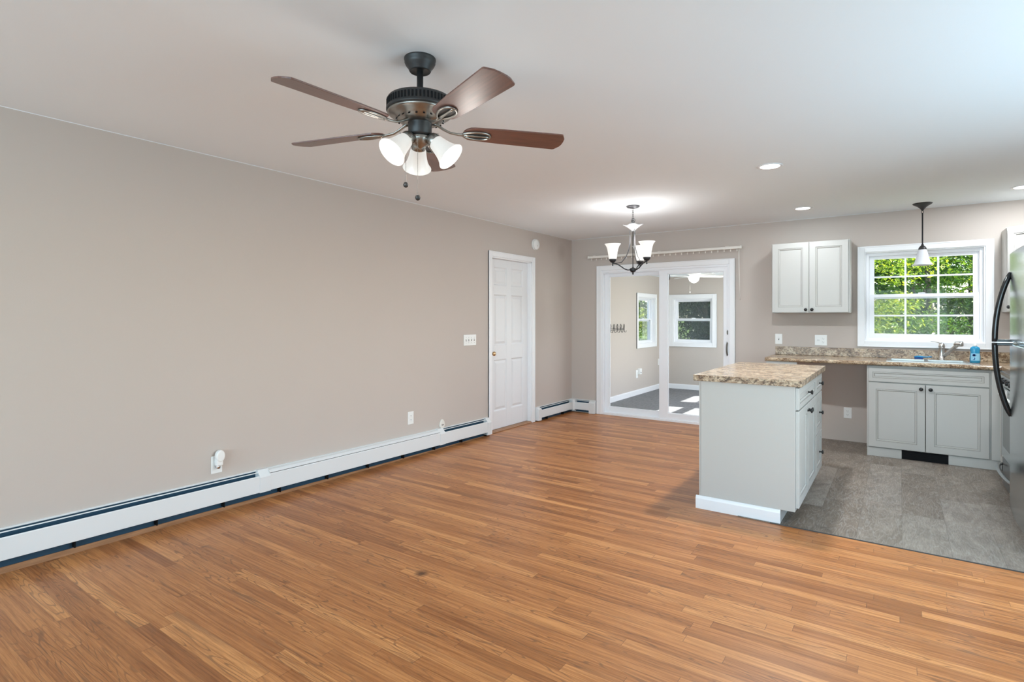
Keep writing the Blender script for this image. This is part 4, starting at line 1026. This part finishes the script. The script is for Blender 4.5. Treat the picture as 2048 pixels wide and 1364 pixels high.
# ------------------------------------------------------------------ outdoors
GZ = -.45
g = MB(); n = 24
vs = []; fs = []
for i in range(n+1):
    for j in range(n+1):
        x = -45+90*i/n; y = .6+60*j/n; vs.append((x, y, GZ+max(0, y-14)*.035+.12*math.sin(x*.3)*math.cos(y*.25)-(.0 if y > 2 else .1)))
for i in range(n):
    for j in range(n): a = i*(n+1)+j; fs.append((a, a+n+1, a+n+2, a+1))
g.add(vs, fs, 0, True)
o = g.build('ground', 'lawn'); o['kind'] = 'structure'
random.seed(7)
def leaves(mb, c, rad, n, size, flat=.9):
    cx, cy, cz = c; rx, ry, rz = rad
    for _ in range(n):
        while True:
            p = Vector((random.uniform(-1, 1), random.uniform(-1, 1), random.uniform(-1, 1)))
            if .25 < p.length < 1: break
        p = Vector((cx+p.x*rx, cy+p.y*ry, cz+p.z*rz))
        s_ = size*random.uniform(.6, 1.3)
        q = Euler((random.uniform(-.9, .9), random.uniform(-.9, .9), random.uniform(0, 6.3))).to_matrix()
        a = q @ Vector((s_, 0, 0)); b = q @ Vector((0, s_*.42, 0)); h = q @ Vector((0, 0, s_*.12))
        k = len(mb.v); mb.v += [tuple(p-a*.5), tuple(p-b*.5+h), tuple(p+a*.5), tuple(p+b*.5+h)]; mb.f.append([k, k+1, k+2, k+3]); mb.m.append(0); mb.sm.append(False)
def make_tree(name, x, y, hgt, tr, mat, label, nclump, nleaf, size, spread, zlo, lean=0.0, cat='tree', group=None, fork=False):
    r = empty(name, (x, y, GZ), label, cat, group)
    tb = MB(); pts = [(lean*t*hgt+.05*math.sin(t*7), .04*math.cos(t*5), hgt*t-.1) for t in [i/9 for i in range(10)]]
    tb.tube(pts, [tr*(1-.75*i/9) for i in range(10)], 10)
    br = []
    for k in range(9):
        t = .25+.7*k/9; a = random.uniform(0, 6.3); p = Vector((lean*t*hgt, 0, hgt*t)); q = p+Vector((math.cos(a), math.sin(a), .55))*spread*.6
        tb.tube([p, (p+q)/2+Vector((0, 0, .1)), q], [tr*.35, tr*.22, tr*.08], 6)
        br.append(q)
    if fork: tb.tube([(0, 0, hgt*.12), (-.22, -.05, hgt*.26), (-.30, -.05, hgt*.42)], [tr*.7, tr*.5, tr*.35], 8)
    tb.build('trunk', 'bark', r)
    lf = MB()
    for k in range(nclump):
        a = random.uniform(0, 6.3); rr = spread*math.sqrt(random.random()); zz = random.uniform(zlo, hgt)
        sh = math.sin(max(.15, min(1, (zz-zlo)/(hgt-zlo)*1.1))*PI*.9)
        c = (lean*zz+rr*math.cos(a)*(.4+.6*sh), rr*math.sin(a)*(.4+.6*sh), zz); s_ = random.uniform(.30, .60)
        leaves(lf, c, (s_*1.2, s_*1.2, s_*.55), nleaf, size)
    lf.build('foliage', mat, r, recalc=False)
    return r
# trees behind the kitchen window
make_tree('tree', 3.25, 5.6, 5.6, .06, 'leaf_y', 'sunlit yellow-green tree filling the upper left panes of the kitchen window', 85, 130, .085, 1.15, 1.35)
make_tree('tree', 4.35, 8.0, 7.0, .075, 'leaf_g', 'green tree with a slim forked grey trunk in the middle panes of the kitchen window', 80, 120, .095, 1.3, 2.2, -.01, fork=True)
make_tree('tree', 5.62, 9.0, 8.0, .12, 'leaf_y', 'tree with a thick grey trunk in the right-hand panes of the kitchen window', 90, 120, .10, 1.5, 2.1, .0)
make_tree('tree', 2.2, 12.5, 8.0, .14, 'leaf_g', 'mid green tree farther back, behind the left panes of the kitchen window', 130, 150, .15, 2.1, .3)
make_tree('tree', 5.6, 14.5, 9.0, .15, 'leaf_g', 'tall full green tree farthest back behind the kitchen window', 190, 150, .17, 2.6, .3)
# bushes behind the kitchen window
make_tree('bush', 3.05, 7.0, 2.05, .03, 'leaf_g', 'dull green bush in the lower left panes of the kitchen window', 50, 130, .075, .75, .1, cat='bush')
make_tree('bush', 4.55, 6.2, 1.75, .03, 'leaf_g', 'green bush in the lower middle panes of the kitchen window', 50, 130, .07, .70, .1, cat='bush')
make_tree('bush', 6.3, 7.2, 2.0, .03, 'leaf_g', 'darker bush at the lower right panes of the kitchen window', 50, 130, .08, .85, .1, cat='bush')
make_tree('tree', -2.8, 21.0, 8.0, .2, 'leaf_d', 'dark woodland tree in the distance, far left behind the kitchen window', 150, 120, .30, 2.6, .1)
make_tree('tree', 3.9, 23.5, 8.5, .2, 'leaf_g', 'woodland tree in the distance, centred behind the kitchen window', 200, 120, .30, 3.0, .1)
make_tree('tree', 10.6, 22.0, 8.5, .2, 'leaf_d', 'dark woodland tree in the distance, far right behind the kitchen window', 170, 120, .30, 2.8, .1)
# behind the sunroom windows
make_tree('tree', -.1, 6.9, 5.5, .08, 'leaf_d', 'dark shaded tree close behind the far sunroom window', 130, 140, .11, 1.3, .1)
make_tree('tree', -1.75, 9.4, 6.5, .10, 'leaf_d', 'dark tree showing at the right side of the small left sunroom window', 90, 120, .11, .75, 1.75)
make_tree('tree', -7.6, 17.5, 8.5, .14, 'leaf_g', 'light green tree across the lawn in the left sunroom window', 130, 130, .17, 2.3, 1.6)
make_tree('tree', -10.5, 26, 10, .2, 'leaf_y', 'pale sunlit tree at the far edge of the lawn, left sunroom window', 150, 130, .22, 3.3, .8)
make_tree('bush', -4.9, 14.0, 1.1, .04, 'leaf_g', 'low green bush on the lawn in the left sunroom window', 24, 100, .10, .8, .1, cat='bush')
